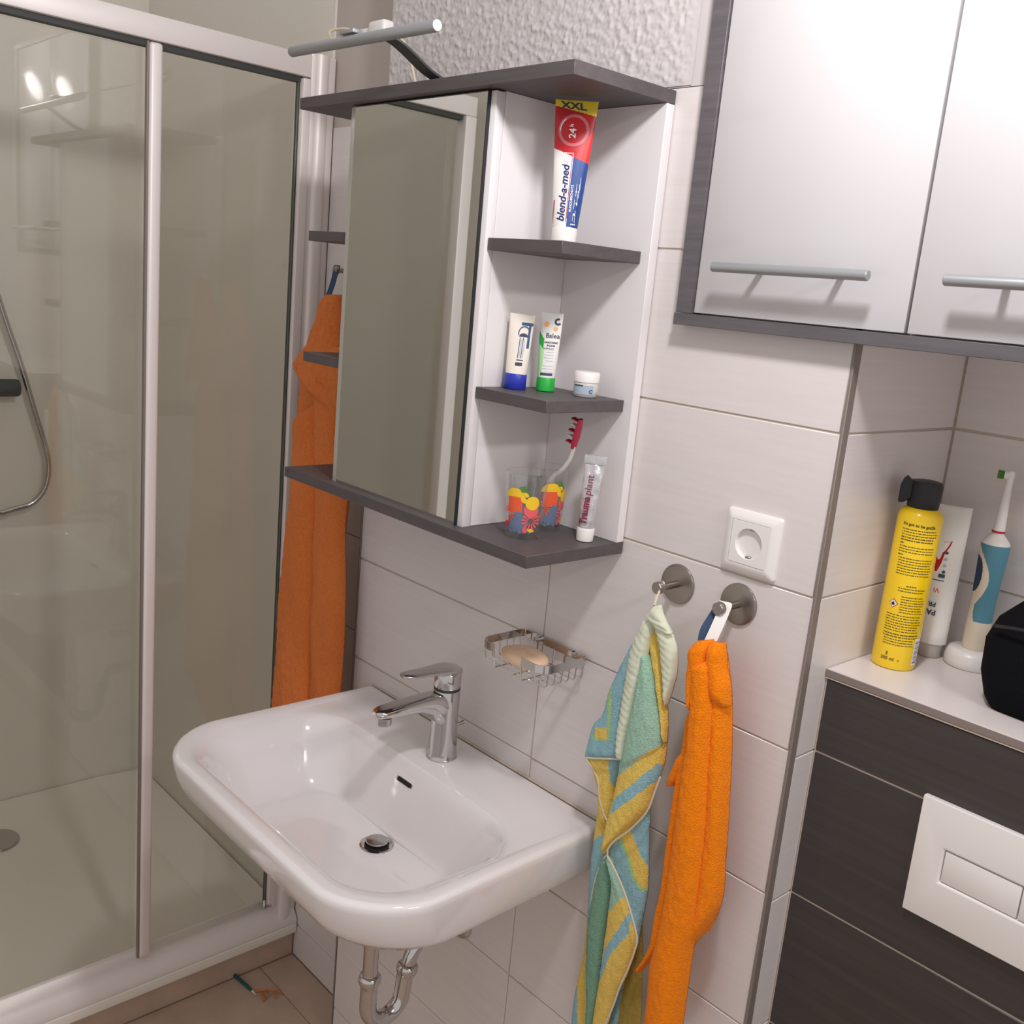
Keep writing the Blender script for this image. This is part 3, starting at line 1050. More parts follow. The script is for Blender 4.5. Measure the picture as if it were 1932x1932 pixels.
STRIPED = [
    (-0.03, 0.008, [(-0.227, 0.723), (-0.221, 0.65), (-0.221, 0.531)], [(-0.166, 0.758), (-0.155, 0.691), (-0.143, 0.585)], 'olive', [('blue', [(-0.191, 0.709), (-0.176, 0.718), (-0.18, 0.559), (-0.207, 0.54)])]),
    (-0.036, 0.01, [(-0.262, 0.762), (-0.258, 0.668), (-0.267, 0.584), (-0.267, 0.502)], [(-0.233, 0.797), (-0.221, 0.69), (-0.223, 0.612), (-0.217, 0.537)], 'yellow', [('blue', [(-0.289, 0.589), (-0.26, 0.608), (-0.241, 0.52), (-0.276, 0.496)]), ('mint', [(-0.264, 0.82), (-0.219, 0.844), (-0.177, 0.565), (-0.221, 0.535), (-0.243, 0.642)])]),
    (-0.04, 0.01, [(-0.26, 0.895), (-0.261, 0.858), (-0.262, 0.802), (-0.253, 0.715)], [(-0.241, 0.904), (-0.232, 0.854), (-0.227, 0.801), (-0.245, 0.72)], 'blue', [('yellow', [(-0.281, 0.891), (-0.226, 0.917), (-0.225, 0.893), (-0.257, 0.851)])]),
    (-0.05, 0.008, [(-0.224, 0.872), (-0.229, 0.848), (-0.212, 0.831), (-0.191, 0.81), (-0.173, 0.78), (-0.157, 0.746)], [(-0.164, 0.95), (-0.159, 0.905), (-0.15, 0.836), (-0.151, 0.796), (-0.153, 0.773), (-0.153, 0.744)], 'blue', [('yellow', [(-0.204, 0.891), (-0.187, 0.907), (-0.164, 0.877), (-0.151, 0.863), (-0.146, 0.83), (-0.169, 0.842), (-0.188, 0.871)]), ('lime', [(-0.205, 0.887), (-0.201, 0.891), (-0.185, 0.869), (-0.166, 0.841), (-0.151, 0.833), (-0.154, 0.829), (-0.172, 0.837), (-0.189, 0.865)])]),
    (-0.052, 0.012, [(-0.226, 0.85), (-0.238, 0.814), (-0.243, 0.76), (-0.241, 0.704), (-0.236, 0.65), (-0.226, 0.598), (-0.221, 0.542)], [(-0.216, 0.848), (-0.208, 0.798), (-0.211, 0.748), (-0.21, 0.685), (-0.208, 0.629), (-0.209, 0.589), (-0.208, 0.551)], 'green', []),
    (-0.056, 0.01, [(-0.22, 0.851), (-0.208, 0.818), (-0.207, 0.782), (-0.208, 0.726), (-0.208, 0.661), (-0.209, 0.611), (-0.21, 0.552)], [(-0.217, 0.852), (-0.197, 0.827), (-0.174, 0.793), (-0.152, 0.755), (-0.16, 0.699), (-0.174, 0.649), (-0.189, 0.567)], 'yellow', [('mint', [(-0.22, 0.857), (-0.196, 0.87), (-0.179, 0.811), (-0.199, 0.774), (-0.205, 0.771)]), ('blue', [(-0.167, 0.793), (-0.162, 0.759), (-0.187, 0.712), (-0.202, 0.658), (-0.209, 0.664), (-0.199, 0.716), (-0.179, 0.757)])]),
    (-0.046, 0.012, [(-0.293, 0.974), (-0.274, 0.955), (-0.26, 0.933), (-0.254, 0.907), (-0.239, 0.888)], [(-0.227, 1.002), (-0.226, 0.962), (-0.228, 0.937), (-0.23, 0.911), (-0.232, 0.889)], 'yellow', [('blue', [(-0.244, 0.998), (-0.214, 1.01), (-0.214, 0.971), (-0.222, 0.944), (-0.234, 0.961)])]),
    (-0.058, 0.016, [(-0.22, 1.027), (-0.217, 0.991), (-0.219, 0.958), (-0.222, 0.933), (-0.226, 0.902), (-0.227, 0.881), (-0.222, 0.852)], [(-0.147, 1.074), (-0.144, 1.039), (-0.148, 1.004), (-0.155, 0.974), (-0.162, 0.947), (-0.191, 0.902), (-0.22, 0.862)], 'yellow', [('mint', [(-0.223, 1.059), (-0.151, 1.088), (-0.142, 1.059), (-0.179, 1.014), (-0.211, 0.98)]), ('blue', [(-0.147, 1.028), (-0.143, 1.006), (-0.182, 0.957), (-0.213, 0.921), (-0.213, 0.942), (-0.175, 0.989)]), ('blue', [(-0.145, 1.053), (-0.132, 1.067), (-0.135, 1.049), (-0.144, 1.036)])]),
    (-0.056, 0.008, [(-0.221, 1.173), (-0.231, 1.15), (-0.242, 1.123), (-0.254, 1.088), (-0.261, 1.051), (-0.276, 1.028), (-0.282, 1.001), (-0.286, 0.973)], [(-0.21, 1.17), (-0.211, 1.127), (-0.216, 1.092), (-0.217, 1.058), (-0.216, 1.025), (-0.216, 1.001)], 'blue', [('lime', [(-0.256, 1.099), (-0.245, 1.103), (-0.235, 1.022), (-0.271, 1.007), (-0.271, 1.01), (-0.24, 1.023), (-0.246, 1.062)]), ('yellow', [(-0.267, 1.029), (-0.244, 1.037), (-0.241, 1.021), (-0.266, 1.013)]), ('lime', [(-0.245, 1.103), (-0.251, 1.091), (-0.246, 1.062), (-0.242, 1.064)])]),
    (-0.064, 0.014, [(-0.192, 1.171), (-0.197, 1.134), (-0.202, 1.093), (-0.207, 1.051), (-0.209, 1.006), (-0.209, 0.989)], [(-0.191, 1.172), (-0.177, 1.151), (-0.162, 1.108), (-0.151, 1.08), (-0.147, 1.055), (-0.151, 1.042)], 'mint', [('yellow', [(-0.144, 1.055), (-0.137, 1.062), (-0.136, 1.044), (-0.207, 0.976), (-0.205, 0.991)])]),
    (-0.062, 0.008, [(-0.193, 1.203), (-0.19, 1.181), (-0.182, 1.158), (-0.167, 1.122), (-0.154, 1.085), (-0.145, 1.059)], [(-0.183, 1.206), (-0.173, 1.184), (-0.165, 1.158), (-0.154, 1.124), (-0.145, 1.088), (-0.142, 1.057)], 'yellow', []),
    (-0.068, 0.008, [(-0.2, 1.21), (-0.204, 1.196), (-0.211, 1.175), (-0.215, 1.151), (-0.217, 1.114), (-0.218, 1.078), (-0.219, 1.04), (-0.214, 1.004)], [(-0.183, 1.215), (-0.182, 1.198), (-0.185, 1.178), (-0.19, 1.137), (-0.197, 1.099), (-0.201, 1.064), (-0.205, 1.036), (-0.206, 1.008)], 'pale', []),
    (-0.066, 0.008, [(-0.188, 1.218), (-0.177, 1.202), (-0.168, 1.183), (-0.162, 1.163), (-0.155, 1.14), (-0.15, 1.123), (-0.146, 1.111)], [(-0.172, 1.223), (-0.159, 1.214), (-0.15, 1.202), (-0.142, 1.186), (-0.138, 1.159), (-0.14, 1.139), (-0.145, 1.112)], 'pale', []),
    (-0.072, 0.006, [(-0.18, 1.237), (-0.186, 1.229), (-0.192, 1.219), (-0.181, 1.212), (-0.165, 1.206)], [(-0.172, 1.24), (-0.168, 1.231), (-0.161, 1.222), (-0.155, 1.215), (-0.149, 1.208)], 'pale', []),
]
ORANGE = [
    (-0.03, 0.024, [(-0.132, 1.173), (-0.128, 1.12), (-0.128, 1.055), (-0.129, 0.988), (-0.127, 0.904), (-0.131, 0.814), (-0.139, 0.774)], [(-0.09, 1.187), (-0.076, 1.14), (-0.065, 1.081), (-0.057, 1.005), (-0.049, 0.927), (-0.047, 0.855), (-0.058, 0.81)], 'orange', []),
    (-0.05, 0.008, [(-0.12, 1.055), (-0.132, 1.034), (-0.138, 1.013), (-0.142, 0.993)], [(-0.112, 1.054), (-0.115, 1.033), (-0.121, 1.015), (-0.13, 0.997)], 'orange', []),
    (-0.044, 0.014, [(-0.124, 1.105), (-0.125, 1.053), (-0.129, 0.992), (-0.129, 0.924), (-0.129, 0.845), (-0.133, 0.804), (-0.135, 0.749), (-0.153, 0.702)], [(-0.111, 1.11), (-0.107, 1.061), (-0.109, 1.001), (-0.109, 0.934), (-0.109, 0.856), (-0.113, 0.812), (-0.117, 0.76), (-0.147, 0.7)], 'orange', []),
    (-0.046, 0.022, [(-0.098, 1.197), (-0.086, 1.139), (-0.078, 1.064), (-0.071, 0.987), (-0.069, 0.905), (-0.069, 0.838), (-0.073, 0.788)], [(-0.081, 1.202), (-0.066, 1.153), (-0.055, 1.089), (-0.046, 1.014), (-0.039, 0.937), (-0.036, 0.867), (-0.066, 0.792)], 'orange', []),
    (-0.056, 0.028, [(-0.114, 1.184), (-0.11, 1.133), (-0.106, 1.071), (-0.108, 1.011), (-0.109, 0.932), (-0.109, 0.844), (-0.114, 0.778), (-0.119, 0.739), (-0.116, 0.698), (-0.115, 0.618)], [(-0.084, 1.194), (-0.075, 1.146), (-0.069, 1.086), (-0.061, 0.995), (-0.058, 0.915), (-0.057, 0.839), (-0.06, 0.796), (-0.06, 0.744), (-0.059, 0.657)], 'orange', []),
    (-0.06, 0.022, [(-0.115, 1.209), (-0.122, 1.196), (-0.12, 1.18), (-0.118, 1.156), (-0.109, 1.127), (-0.104, 1.117)], [(-0.094, 1.217), (-0.092, 1.205), (-0.092, 1.189), (-0.095, 1.17), (-0.098, 1.147), (-0.1, 1.118)], 'orange', []),
    (-0.056, 0.02, [(-0.099, 1.213), (-0.098, 1.199), (-0.096, 1.184), (-0.091, 1.164), (-0.081, 1.137)], [(-0.078, 1.217), (-0.074, 1.201), (-0.07, 1.184), (-0.062, 1.166), (-0.057, 1.14)], 'orange', []),
]
ROBE = [
    (-0.02, 0.02, [(-1.103, 1.573), (-1.122, 1.531), (-1.148, 1.488), (-1.164, 1.445), (-1.174, 1.401), (-1.179, 1.315), (-1.176, 1.206), (-1.19, 1.091), (-1.202, 0.972), (-1.21, 0.851), (-1.22, 0.688), (-1.226, 0.52)], [(-1.042, 1.577), (-1.02, 1.54), (-1.002, 1.443), (-0.978, 1.245), (-0.986, 1.14), (-0.976, 1.036), (-0.969, 0.929), (-0.97, 0.84), (-0.972, 0.783), (-0.967, 0.635)], 'robe', []),
    (-0.05, 0.03, [(-1.122, 1.335), (-1.122, 1.219), (-1.135, 1.107), (-1.149, 0.991), (-1.157, 0.873), (-1.166, 0.715), (-1.172, 0.553)], [(-1.047, 1.377), (-1.032, 1.236), (-1.032, 1.131), (-1.03, 1.024), (-1.024, 0.916), (-1.023, 0.77), (-1.014, 0.623)], 'robe', []),
    (-0.04, 0.028, [(-1.073, 1.435), (-1.054, 1.231), (-1.05, 1.126), (-1.046, 1.019), (-1.031, 0.765), (-1.026, 0.615)], [(-0.989, 1.445), (-0.96, 1.25), (-0.959, 1.148), (-0.947, 1.047), (-0.941, 0.92), (-0.944, 0.798), (-0.937, 0.654)], 'robe', []),
    (-0.056, 0.022, [(-1.031, 1.579), (-1.056, 1.535), (-1.082, 1.493), (-1.115, 1.468), (-1.141, 1.442), (-1.128, 1.431)], [(-0.986, 1.582), (-0.973, 1.542), (-0.971, 1.504), (-0.968, 1.466), (-0.964, 1.428), (-0.956, 1.351)], 'robe', []),
    (-0.064, 0.014, [(-1.068, 1.48), (-1.101, 1.463), (-1.127, 1.444), (-1.116, 1.432), (-1.069, 1.43), (-1.029, 1.428), (-0.997, 1.399), (-0.978, 1.358)], [(-0.958, 1.491), (-0.956, 1.479), (-0.955, 1.464), (-0.953, 1.444), (-0.951, 1.425), (-0.949, 1.406), (-0.946, 1.377), (-0.943, 1.344)], 'robe', []),
]

# ================================================================== CLOTHS
CM = {'mint': 't_mint', 'yellow': 't_yellow', 'blue': 't_blue', 'pale': 't_pale', 'olive': 't_olive', 'lime': 't_lime', 'green': 't_green', 'orange': 't_orange', 'robe': 't_robe'}


def cloth(data, name, parent_for, cell=0.0035, wr=0.0016, seed=0, pleat_only=None):
    """each fold is a lofted roll of cloth with its own thickness; all rolls of one towel are one mesh"""
    b = MB()
    for idx, (y0, bulge, L, R_, col, cols) in enumerate(data):
        ln = max(polyarc(L)[-1], polyarc(R_)[-1])
        n = max(8, int(ln / cell))
        LL, RR = resample(L, n), resample(R_, n)
        wd = max(math.dist(a, c) for a, c in zip(LL, RR))
        m = max(8, int(wd / (cell * 0.8)))
        pale = col == 'pale'
        front, back = [], []
        for i in range(n):
            (xl, zl), (xr, zr) = LL[i], RR[i]
            rf, rb = [], []
            for j in range(m + 1):
                s = j / m
                x = xl + (xr - xl) * s
                z = zl + (zr - zl) * s
                e = (1 - abs(2 * s - 1) ** 2.6) ** 0.6 if 0 < s < 1 else 0
                tpr = min(1.0, (i + 0.5) / 4.0, (n - 0.5 - i) / 4.0)
                h = bulge * e * (0.45 + 0.55 * tpr)
                p = Vector((x * 30 + idx * 7.3 + seed, 0, z * 9))
                h += wr * 1.6 * noise.noise(p) * e
                h += wr * 0.8 * noise.noise(Vector((x * 160, idx, z * 70))) * e
                if not pale:
                    h += 0.0011 * noise.noise(Vector((x * 420, idx * 3.0, z * 420)))
                    x += 0.0007 * noise.noise(Vector((x * 300, 7, z * 300)))
                else:
                    d = LL[i][1] * 1.0
                    h += 0.0024 * abs(math.sin((z * 1.0 + (x - xl) * 0.45) * 330 + 1.5 * noise.noise(Vector((x * 40, 3, z * 40))))) * min(1, e * 1.5)
                rf.append((x, y0 - h, z))
                rb.append((x, y0 + 0.0022 - (0.3 * h if e else 0), z))
            front.append(rf)
            back.append(rb)
        vs = [p for r in front for p in r] + [p for r in back for p in r]
        N = n * (m + 1)
        fs, mis = [], []
        for i in range(n - 1):
            for j in range(m):
                a = i * (m + 1) + j
                f = (a, a + 1, a + m + 2, a + m + 1)
                c = vs[a]
                key = col
                q = (c[0] + 0.0016, c[2] - 0.0016)
                for k, poly in cols:
                    if inside(q, poly):
                        key = k
                fs.append(f)
                mis.append(key)
                fs.append(tuple(N + v for v in reversed(f)))
                mis.append(key)
        for i in range(n - 1):
            for j in (0, m):
                a = i * (m + 1) + j
                c = a + m + 1
                fs.append((a, c, N + c, N + a) if j == 0 else (c, a, N + a, N + c))
                mis.append(col)
        for i in (0, n - 1):
            for j in range(m):
                a = i * (m + 1) + j
                fs.append((a, a + 1, N + a + 1, N + a) if i else (a + 1, a, N + a, N + a + 1))
                mis.append(col)
        o = len(b.v)
        b.v += vs
        for f, k in zip(fs, mis):
            b.f.append(tuple(v + o for v in f))
            b.mi.append(b.mid(M[CM[k]]))
    return b.build(name, parent_for, fix=False, angle=180)


t = thing('striped_towel', 'striped yellow, aqua and mint terry towel hanging from the hook beside the basin', 'towel', (-0.203, -0.045, 0.55))
cloth(STRIPED, 'towel_cloth', t, seed=3)
b = MB().tube(smooth_path([(-0.192, -0.060, 1.232), (-0.196, -0.050, 1.245), (-0.200, -0.036, 1.2562), (-0.2035, -0.034, 1.257), (-0.204, -0.036, 1.250), (-0.200, -0.050, 1.238), (-0.193, -0.058, 1.228)], 30), 0.0016, M['t_edge'], 8)
b.build('hanging_loop', t)


def hem(lst, y, name='hem_seam'):
    for pts in lst:
        P = [(x, y if len(q) == 0 else q[0], z) for x, z, *q in pts]
        MB().tube(smooth_path(P, 40), 0.0014, M['t_edge'], 6).build(name, t)


HEMS = [[(-0.277, 0.979, -0.066), (-0.256, 0.987, -0.066), (-0.231, 0.997, -0.066), (-0.208, 1.006, -0.066)], [(-0.281, 0.973, -0.058), (-0.266, 0.964, -0.058), (-0.253, 0.95, -0.058), (-0.248, 0.928, -0.058), (-0.236, 0.908, -0.058), (-0.227, 0.9, -0.058)], [(-0.136, 1.014, -0.074), (-0.143, 0.984, -0.074), (-0.15, 0.957, -0.074), (-0.174, 0.919, -0.074), (-0.199, 0.889, -0.074), (-0.209, 0.87, -0.074), (-0.209, 0.863, -0.074), (-0.195, 0.852, -0.074), (-0.177, 0.834, -0.074), (-0.162, 0.814, -0.074), (-0.149, 0.793, -0.074), (-0.138, 0.771, -0.074), (-0.14, 0.752, -0.074), (-0.147, 0.719, -0.074), (-0.157, 0.684, -0.074), (-0.164, 0.649, -0.074), (-0.174, 0.612, -0.074), (-0.183, 0.58, -0.074)], [(-0.219, 0.854, -0.06), (-0.226, 0.84, -0.06), (-0.233, 0.816, -0.06), (-0.237, 0.788, -0.06), (-0.238, 0.762, -0.06), (-0.237, 0.737, -0.06)]]
hem(HEMS, -0.072)

t = thing('orange_towel', 'bright orange terry towel hanging below the wall socket', 'towel', (-0.1035, -0.045, 0.58))
cloth(ORANGE, 'towel_cloth', t, seed=11)
b = MB()
lp = [(-0.0985, -0.063, 1.2060), (-0.0975, -0.052, 1.228), (-0.0985, -0.040, 1.2475), (-0.1000, -0.034, 1.2580), (-0.1060, -0.033, 1.2590), (-0.1100, -0.034, 1.2520)]
strip(b, smooth_path(lp, 26), 0.0150, 0.0008, M['plastic'], Vector((0.92, 0.38, 0)).normalized())
b.build('hanging_loop', t)
b = MB()
lp = [(-0.1080, -0.0620, 1.2060), (-0.1120, -0.054, 1.222), (-0.1110, -0.043, 1.238), (-0.1090, -0.036, 1.2500)]
strip(b, smooth_path(lp, 20), 0.0130, 0.0008, M['tealdark'], Vector((0.92, 0.38, 0)).normalized())
o = b.build('hanging_loop', t)
o['label'] = 'dark blue inner side of the loop'

t = thing('bathrobe', 'burnt orange hooded bathrobe hanging in the recess behind the mirror cabinet', 'bathrobe', (-1.167, 0.03, 0.65))
cloth(ROBE, 'robe_cloth', t, cell=0.006, wr=0.0035, seed=23)
b = MB()
strip(b, smooth_path([(-1.150, 0.016, 1.565), (-1.156, 0.030, 1.598), (-1.165, 0.045, 1.632), (-1.172, 0.047, 1.634), (-1.170, 0.040, 1.60), (-1.160, 0.02, 1.565)], 24), 0.012, 0.001, M['tealdark'], Vector((0.9, 0.4, 0)).normalized())
b.build('hanging_loop', t)

# ================================================================== SMALL THINGS
def camrot(deg):
    return math.radians(deg)


class Tube:
    """squeezed tube standing on its cap: round at the cap, flat at the crimp. Local front faces -y"""

    def __init__(s, wb, db, wt, h0, h1, wm=None, lean=0.0, bend=0.0):
        s.wb, s.db, s.wt, s.h0, s.h1, s.lean, s.bend = wb, db, wt, h0, h1, lean, bend

    def half(s, z):
        k = min(1.0, max(0.0, (z - s.h0) / (s.h1 - s.h0)))
        wv = s.wb + (s.wt - s.wb) * min(1, k) ** 0.9
        dv = s.db * (1 - k) ** 0.75 + 0.0012
        return wv / 2, dv / 2

    def ctr(s, z):
        k = (z - s.h0) / (s.h1 - s.h0)
        return s.lean * k, s.bend * math.sin(PI * k)

    def pt(s, u, z, off=0.0):
        """u in -1..1 across the front"""
        a, d = s.half(z)
        c = s.ctr(z)
        th = u * PI / 2
        return (c[0] + a * math.sin(th), c[1] - d * math.cos(th) - off, z)

    def ux(s, x, z):
        a, d = s.half(z)
        return math.asin(max(-1, min(1, (x - s.ctr(z)[0]) / a))) / (PI / 2)

    def body(s, b, fn, nz=60, nu=48):
        vs, fs, mk = [], [], []
        for i in range(nz + 1):
            z = s.h0 + (s.h1 - s.h0) * i / nz
            a, d = s.half(z)
            c = s.ctr(z)
            for j in range(nu):
                th = -PI / 2 + 2 * PI * j / nu
                vs.append((c[0] + a * math.sin(th), c[1] - d * math.cos(th), z))
        o = len(b.v)
        b.v += vs
        for i in range(nz):
            for j in range(nu):
                k = i * nu + j
                k2 = i * nu + (j + 1) % nu
                b.f.append((o + k, o + k2, o + k2 + nu, o + k + nu))
                p = vs[k]
                z = p[2] + (s.h1 - s.h0) / nz / 2
                front = j < nu // 2
                b.mi.append(b.mid(fn((p[0] + vs[k2][0]) / 2 - s.ctr(z)[0], z - s.h0, front)))
        b.f.append(tuple(o + j for j in reversed(range(nu))))
        b.mi.append(b.mid(fn(0, 0.0001, True)))
        b.f.append(tuple(o + nz * nu + j for j in range(nu)))
        b.mi.append(b.mid(fn(0, s.h1 - s.h0 - 0.0001, True)))


def label_text(s, string, size, x, z, rot, m, shear=0.0, bold=0.0, align='LEFT', off=0.0005, b=None, sx=1.0):
    """lays real letters on the surface s (object with ux/pt); x, z = start of the baseline, rot in degrees"""
    vs, fs = text_geo(string, size, shear, bold, align)
    c, si = math.cos(math.radians(rot)), math.sin(math.radians(rot))
    out = []
    for (px, py, _) in vs:
        px *= sx
        X = x + px * c - py * si
        Z = z + px * si + py * c
        zc = max(s.h0 + 0.0002, min(s.h1 - 0.0002, Z))
        out.append(s.pt(s.ux(X, zc), zc, off))
    if b is None or b is True:
        o = MB().add(out, fs, m).build('lettering', s.root, smooth=False, fix=False)
        return o
    b.add(out, fs, m)
    return b


def label_rect(s, x0, z0, x1, z1, m, b, off=0.0003, n=10):
    vs, fs = [], []
    nz = max(1, int(abs(z1 - z0) / 0.006))
    for k in range(nz + 1):
        for i in range(n + 1):
            X = x0 + (x1 - x0) * i / n
            Z = z0 + (z1 - z0) * k / nz
            vs.append(s.pt(s.ux(X, Z), Z, off))
    for k in range(nz):
        for i in range(n):
            a = k * (n + 1) + i
            fs.append((a, a + 1, a + n + 2, a + n + 1))
    b.add(vs, fs, m)


def label_disc(s, x, z, r0, r1, m, b, off=0.0004, a0=0, a1=360, n=32, sz=1.0):
    vs, fs = [], []
    R4 = [r0 + (r1 - r0) * q / 4 for q in range(5)]
    for i in range(n + 1):
        a = math.radians(a0 + (a1 - a0) * i / n)
        for r in R4:
            X, Z = x + r * math.cos(a), z + r * math.sin(a) * sz
            vs.append(s.pt(s.ux(X, Z), Z, off))
    for i in range(n):
        for q in range(4):
            fs.append((5 * i + q, 5 * i + q + 1, 5 * i + q + 6, 5 * i + q + 5))
    b.add(vs, fs, m)


def place(root, rz, lean=(0, 0)):
    root.rotation_euler = (lean[0], lean[1], math.radians(rz))


def thing0(name, label, cat, loc, rz=0, lean=(0, 0), group=None):
    """local-coordinate thing: parts are modelled around its base"""
    o = bpy.data.objects.new(name, None)
    o.empty_display_size = 0.02
    COL.objects.link(o)
    o.location = loc
    o.rotation_euler = (lean[0], lean[1], math.radians(rz))
    LOC[o.name] = (0, 0, 0)
    o['label'] = label
    o['category'] = cat
    if group:
        o['group'] = group
    return o


# ---- toothpaste
t = thing0('toothpaste_tube', 'large red, white and blue toothpaste tube standing on the upper shelf', 'toothpaste', (-0.400, -0.088, 1.6842), 38)
T1 = Tube(0.034, 0.030, 0.057, 0.022, 0.183)
T1.root = t
H = T1.h1 - T1.h0


def fn(x, z, front):
    if z > H - 0.0135 - x * 0.20:
        return M['yelprint']
    if z > 0.091 - x * 0.36:
        if x > 0.006 + (z - 0.090) * 0.55:
            return M['red2']
        return M['red']
    if x > 0.003:
        return M['blue']
    return M['tubewhite']


b = MB()
T1.body(b, fn, 150, 150)
b.build('tube_body', t, fix=False, angle=80)
b = MB().lathe([(0.0150, 0.0), (0.0168, 0.001), (0.0172, 0.020), (0.0160, 0.0225)], M['plastic'], (0, 0, 0), n=40)
b.build('screw_cap', t, angle=50)
b = MB()
label_text(T1, 'blend-a-med', 0.0143, -0.0006, 0.0285, 90, M['navy'], shear=0.25, bold=0.00028, sx=1.0)
b = MB()
label_rect(T1, 0.0018, 0.028, 0.0026, 0.112, M['red'], b, 0.0006, 2)
label_rect(T1, -0.0175, 0.026, -0.0158, 0.056, M['red'], b, 0.0004, 2)
label_rect(T1, -0.0105, 0.1015, 0.0030, 0.1025, M['whiteprint'], b, 0.0006, 4)
label_rect(T1, -0.0105, 0.1155, 0.0030, 0.1165, M['whiteprint'], b, 0.0006, 4)
label_rect(T1, -0.0105, 0.1015, -0.0098, 0.1165, M['whiteprint'], b, 0.0006, 2)
label_rect(T1, 0.0024, 0.090, 0.0032, 0.1165, M['whiteprint'], b, 0.0006, 2)
label_disc(T1, -0.0035, 0.109, 0.0038, 0.0046, M['whiteprint'], b, 0.0007)
label_disc(T1, 0.0000, 0.1450, 0.0165, 0.0205, M['pinkred'], b, 0.0005)
label_disc(T1, 0.0000, 0.1450, 0.0172, 0.0185, M['whiteprint'], b, 0.0007, 130, 185)
b.build('printed_rings', t, smooth=False, fix=False)
b = MB()
label_text(T1, '24', 0.0125, 0.0030, 0.1350, 90, M['whiteprint'], bold=0.0003)
label_text(T1, 'h', 0.0070, -0.0010, 0.1495, 90, M['whiteprint'], bold=0.0002)
label_text(T1, 'RUNDUMSCHUTZ', 0.0042, 0.0076, 0.042, 90, M['whiteprint'], bold=0.0001)
label_text(T1, 'e', 0.0068, -0.0015, 0.107, 90, M['whiteprint'])
b = MB()
label_text(T1, 'XXL', 0.0120, -0.0190, 0.1725, -3, M['slate'], bold=0.0004, sx=1.45, shear=-0.2)
b = MB()
for k, (xx, z0, z1) in enumerate(((0.0105, 0.030, 0.040), (0.0105, 0.046, 0.058), (0.0115, 0.062, 0.078), (0.0128, 0.028, 0.044), (0.0138, 0.050, 0.066), (0.0150, 0.060, 0.078), (0.0158, 0.070, 0.086))):
    label_rect(T1, xx, z0, xx + 0.0005, z1, M['whiteprint'], b, 0.0005, 1)
for xx, zz in ((0.0095, 0.026), (0.0115, 0.026), (0.0135, 0.026), (0.0125, 0.038), (0.0140, 0.052), (0.0120, 0.0395), (0.0135, 0.0535), (0.0120, 0.068), (0.0150, 0.068)):
    label_disc(T1, xx, zz, 0.0, 0.0010, M['whiteprint'], b, 0.0006, n=10)
b.build('printed_icons', t, smooth=False, fix=False)

# ---- white cream tube with blue cap
t = thing0('cream_tube', 'white squeeze tube with a royal blue cap on the middle shelf', 'cream tube', (-0.4405, -0.116, 1.4842), 32, (0, math.radians(1.5)))
T2 = Tube(0.030, 0.026, 0.036, 0.0215, 0.1035)
T2.root = t
b = MB()
T2.body(b, lambda x, z, f: M['tubecream'], 40, 48)
b.build('tube_body', t, fix=False, angle=80)
MB().lathe([(0.0150, 0), (0.0160, 0.001), (0.0156, 0.021), (0.0148, 0.022)], M['capblue'], n=40, sy=0.92).build('flip_cap', t, angle=50)
b = MB()
label_rect(T2, 0.0015, 0.0885, 0.0172, 0.0925, M['darkblue'], b, 0.0004, 6)
label_rect(T2, 0.0120, 0.058, 0.0150, 0.089, M['darkblue'], b, 0.0004, 3)
label_disc(T2, 0.0065, 0.078, 0.0068, 0.0082, M['darkblue'], b, 0.0004, 0, 200, 24, 1.2)
label_disc(T2, 0.0065, 0.073, 0.0, 0.0062, M['slate'], b, 0.0005, 0, 180, 20, 0.8)
for k in range(4):
    label_rect(T2, 0.0018 + 0.0022 * k, 0.044, 0.0028 + 0.0022 * k, 0.072 - 0.002 * (k % 2), M['greyblue'] if k % 2 else M['darkblue'], b, 0.0005, 1)
label_rect(T2, 0.0015, 0.0405, 0.0100, 0.0420, M['slate'], b, 0.0005, 3)
label_rect(T2, 0.0005, 0.0335, 0.0098, 0.0380, M['slate'], b, 0.0005, 3)
b.build('printed_label', t, smooth=False, fix=False)

# ---- green hand balm
t = thing0('hand_balm_tube', 'white and green balm tube with a green cap on the middle shelf', 'cream tube', (-0.4180, -0.078, 1.4842), 30)
T3 = Tube(0.0255, 0.024, 0.033, 0.0195, 0.1085)
T3.root = t
HH = T3.h1 - T3.h0


def fn3(x, z, front):
    if not front:
        return M['tubewhite']
    if z < 0.030 + (0.004 - x) * 0.9 and x < -0.0045:
        return M['palegreen']
    if x < -0.0062 and z < 0.062 - (x + 0.014) * 1.2:
        return M['green']
    return M['tubewhite']


b = MB()
T3.body(b, fn3, 100, 120)
b.build('tube_body', t, fix=False, angle=80)
MB().lathe([(0.0120, 0), (0.0132, 0.001), (0.0130, 0.019), (0.0124, 0.020)], M['green'], n=40).build('flip_cap', t, angle=50)
b = MB()
label_disc(T3, -0.005, 0.0925, 0.0, 0.0036, M['orangeprint'], b, 0.0004, n=14)
label_disc(T3, 0.0085, 0.087, 0.0, 0.0030, M['orangeprint'], b, 0.0004, n=14)
label_disc(T3, 0.0105, 0.097, 0.0022, 0.0050, M['slate'], b, 0.0004, 60, 330, 24)
label_rect(T3, -0.0060, 0.0225, 0.0105, 0.0262, M['slate'], b, 0.0004, 6)
for k in range(7):
    zz = 0.0545 - k * 0.0040 - (0.003 if k > 3 else 0)
    label_rect(T3, -0.0035 if k % 3 else 0.0, zz, 0.0095, zz + 0.0006, M['greyblue'], b, 0.0004, 4)
b.build('printed_label', t, smooth=False, fix=False)
b = MB()
label_text(T3, 'Balea', 0.0092, -0.0045, 0.0745, 0, M['slate'], bold=0.00012)
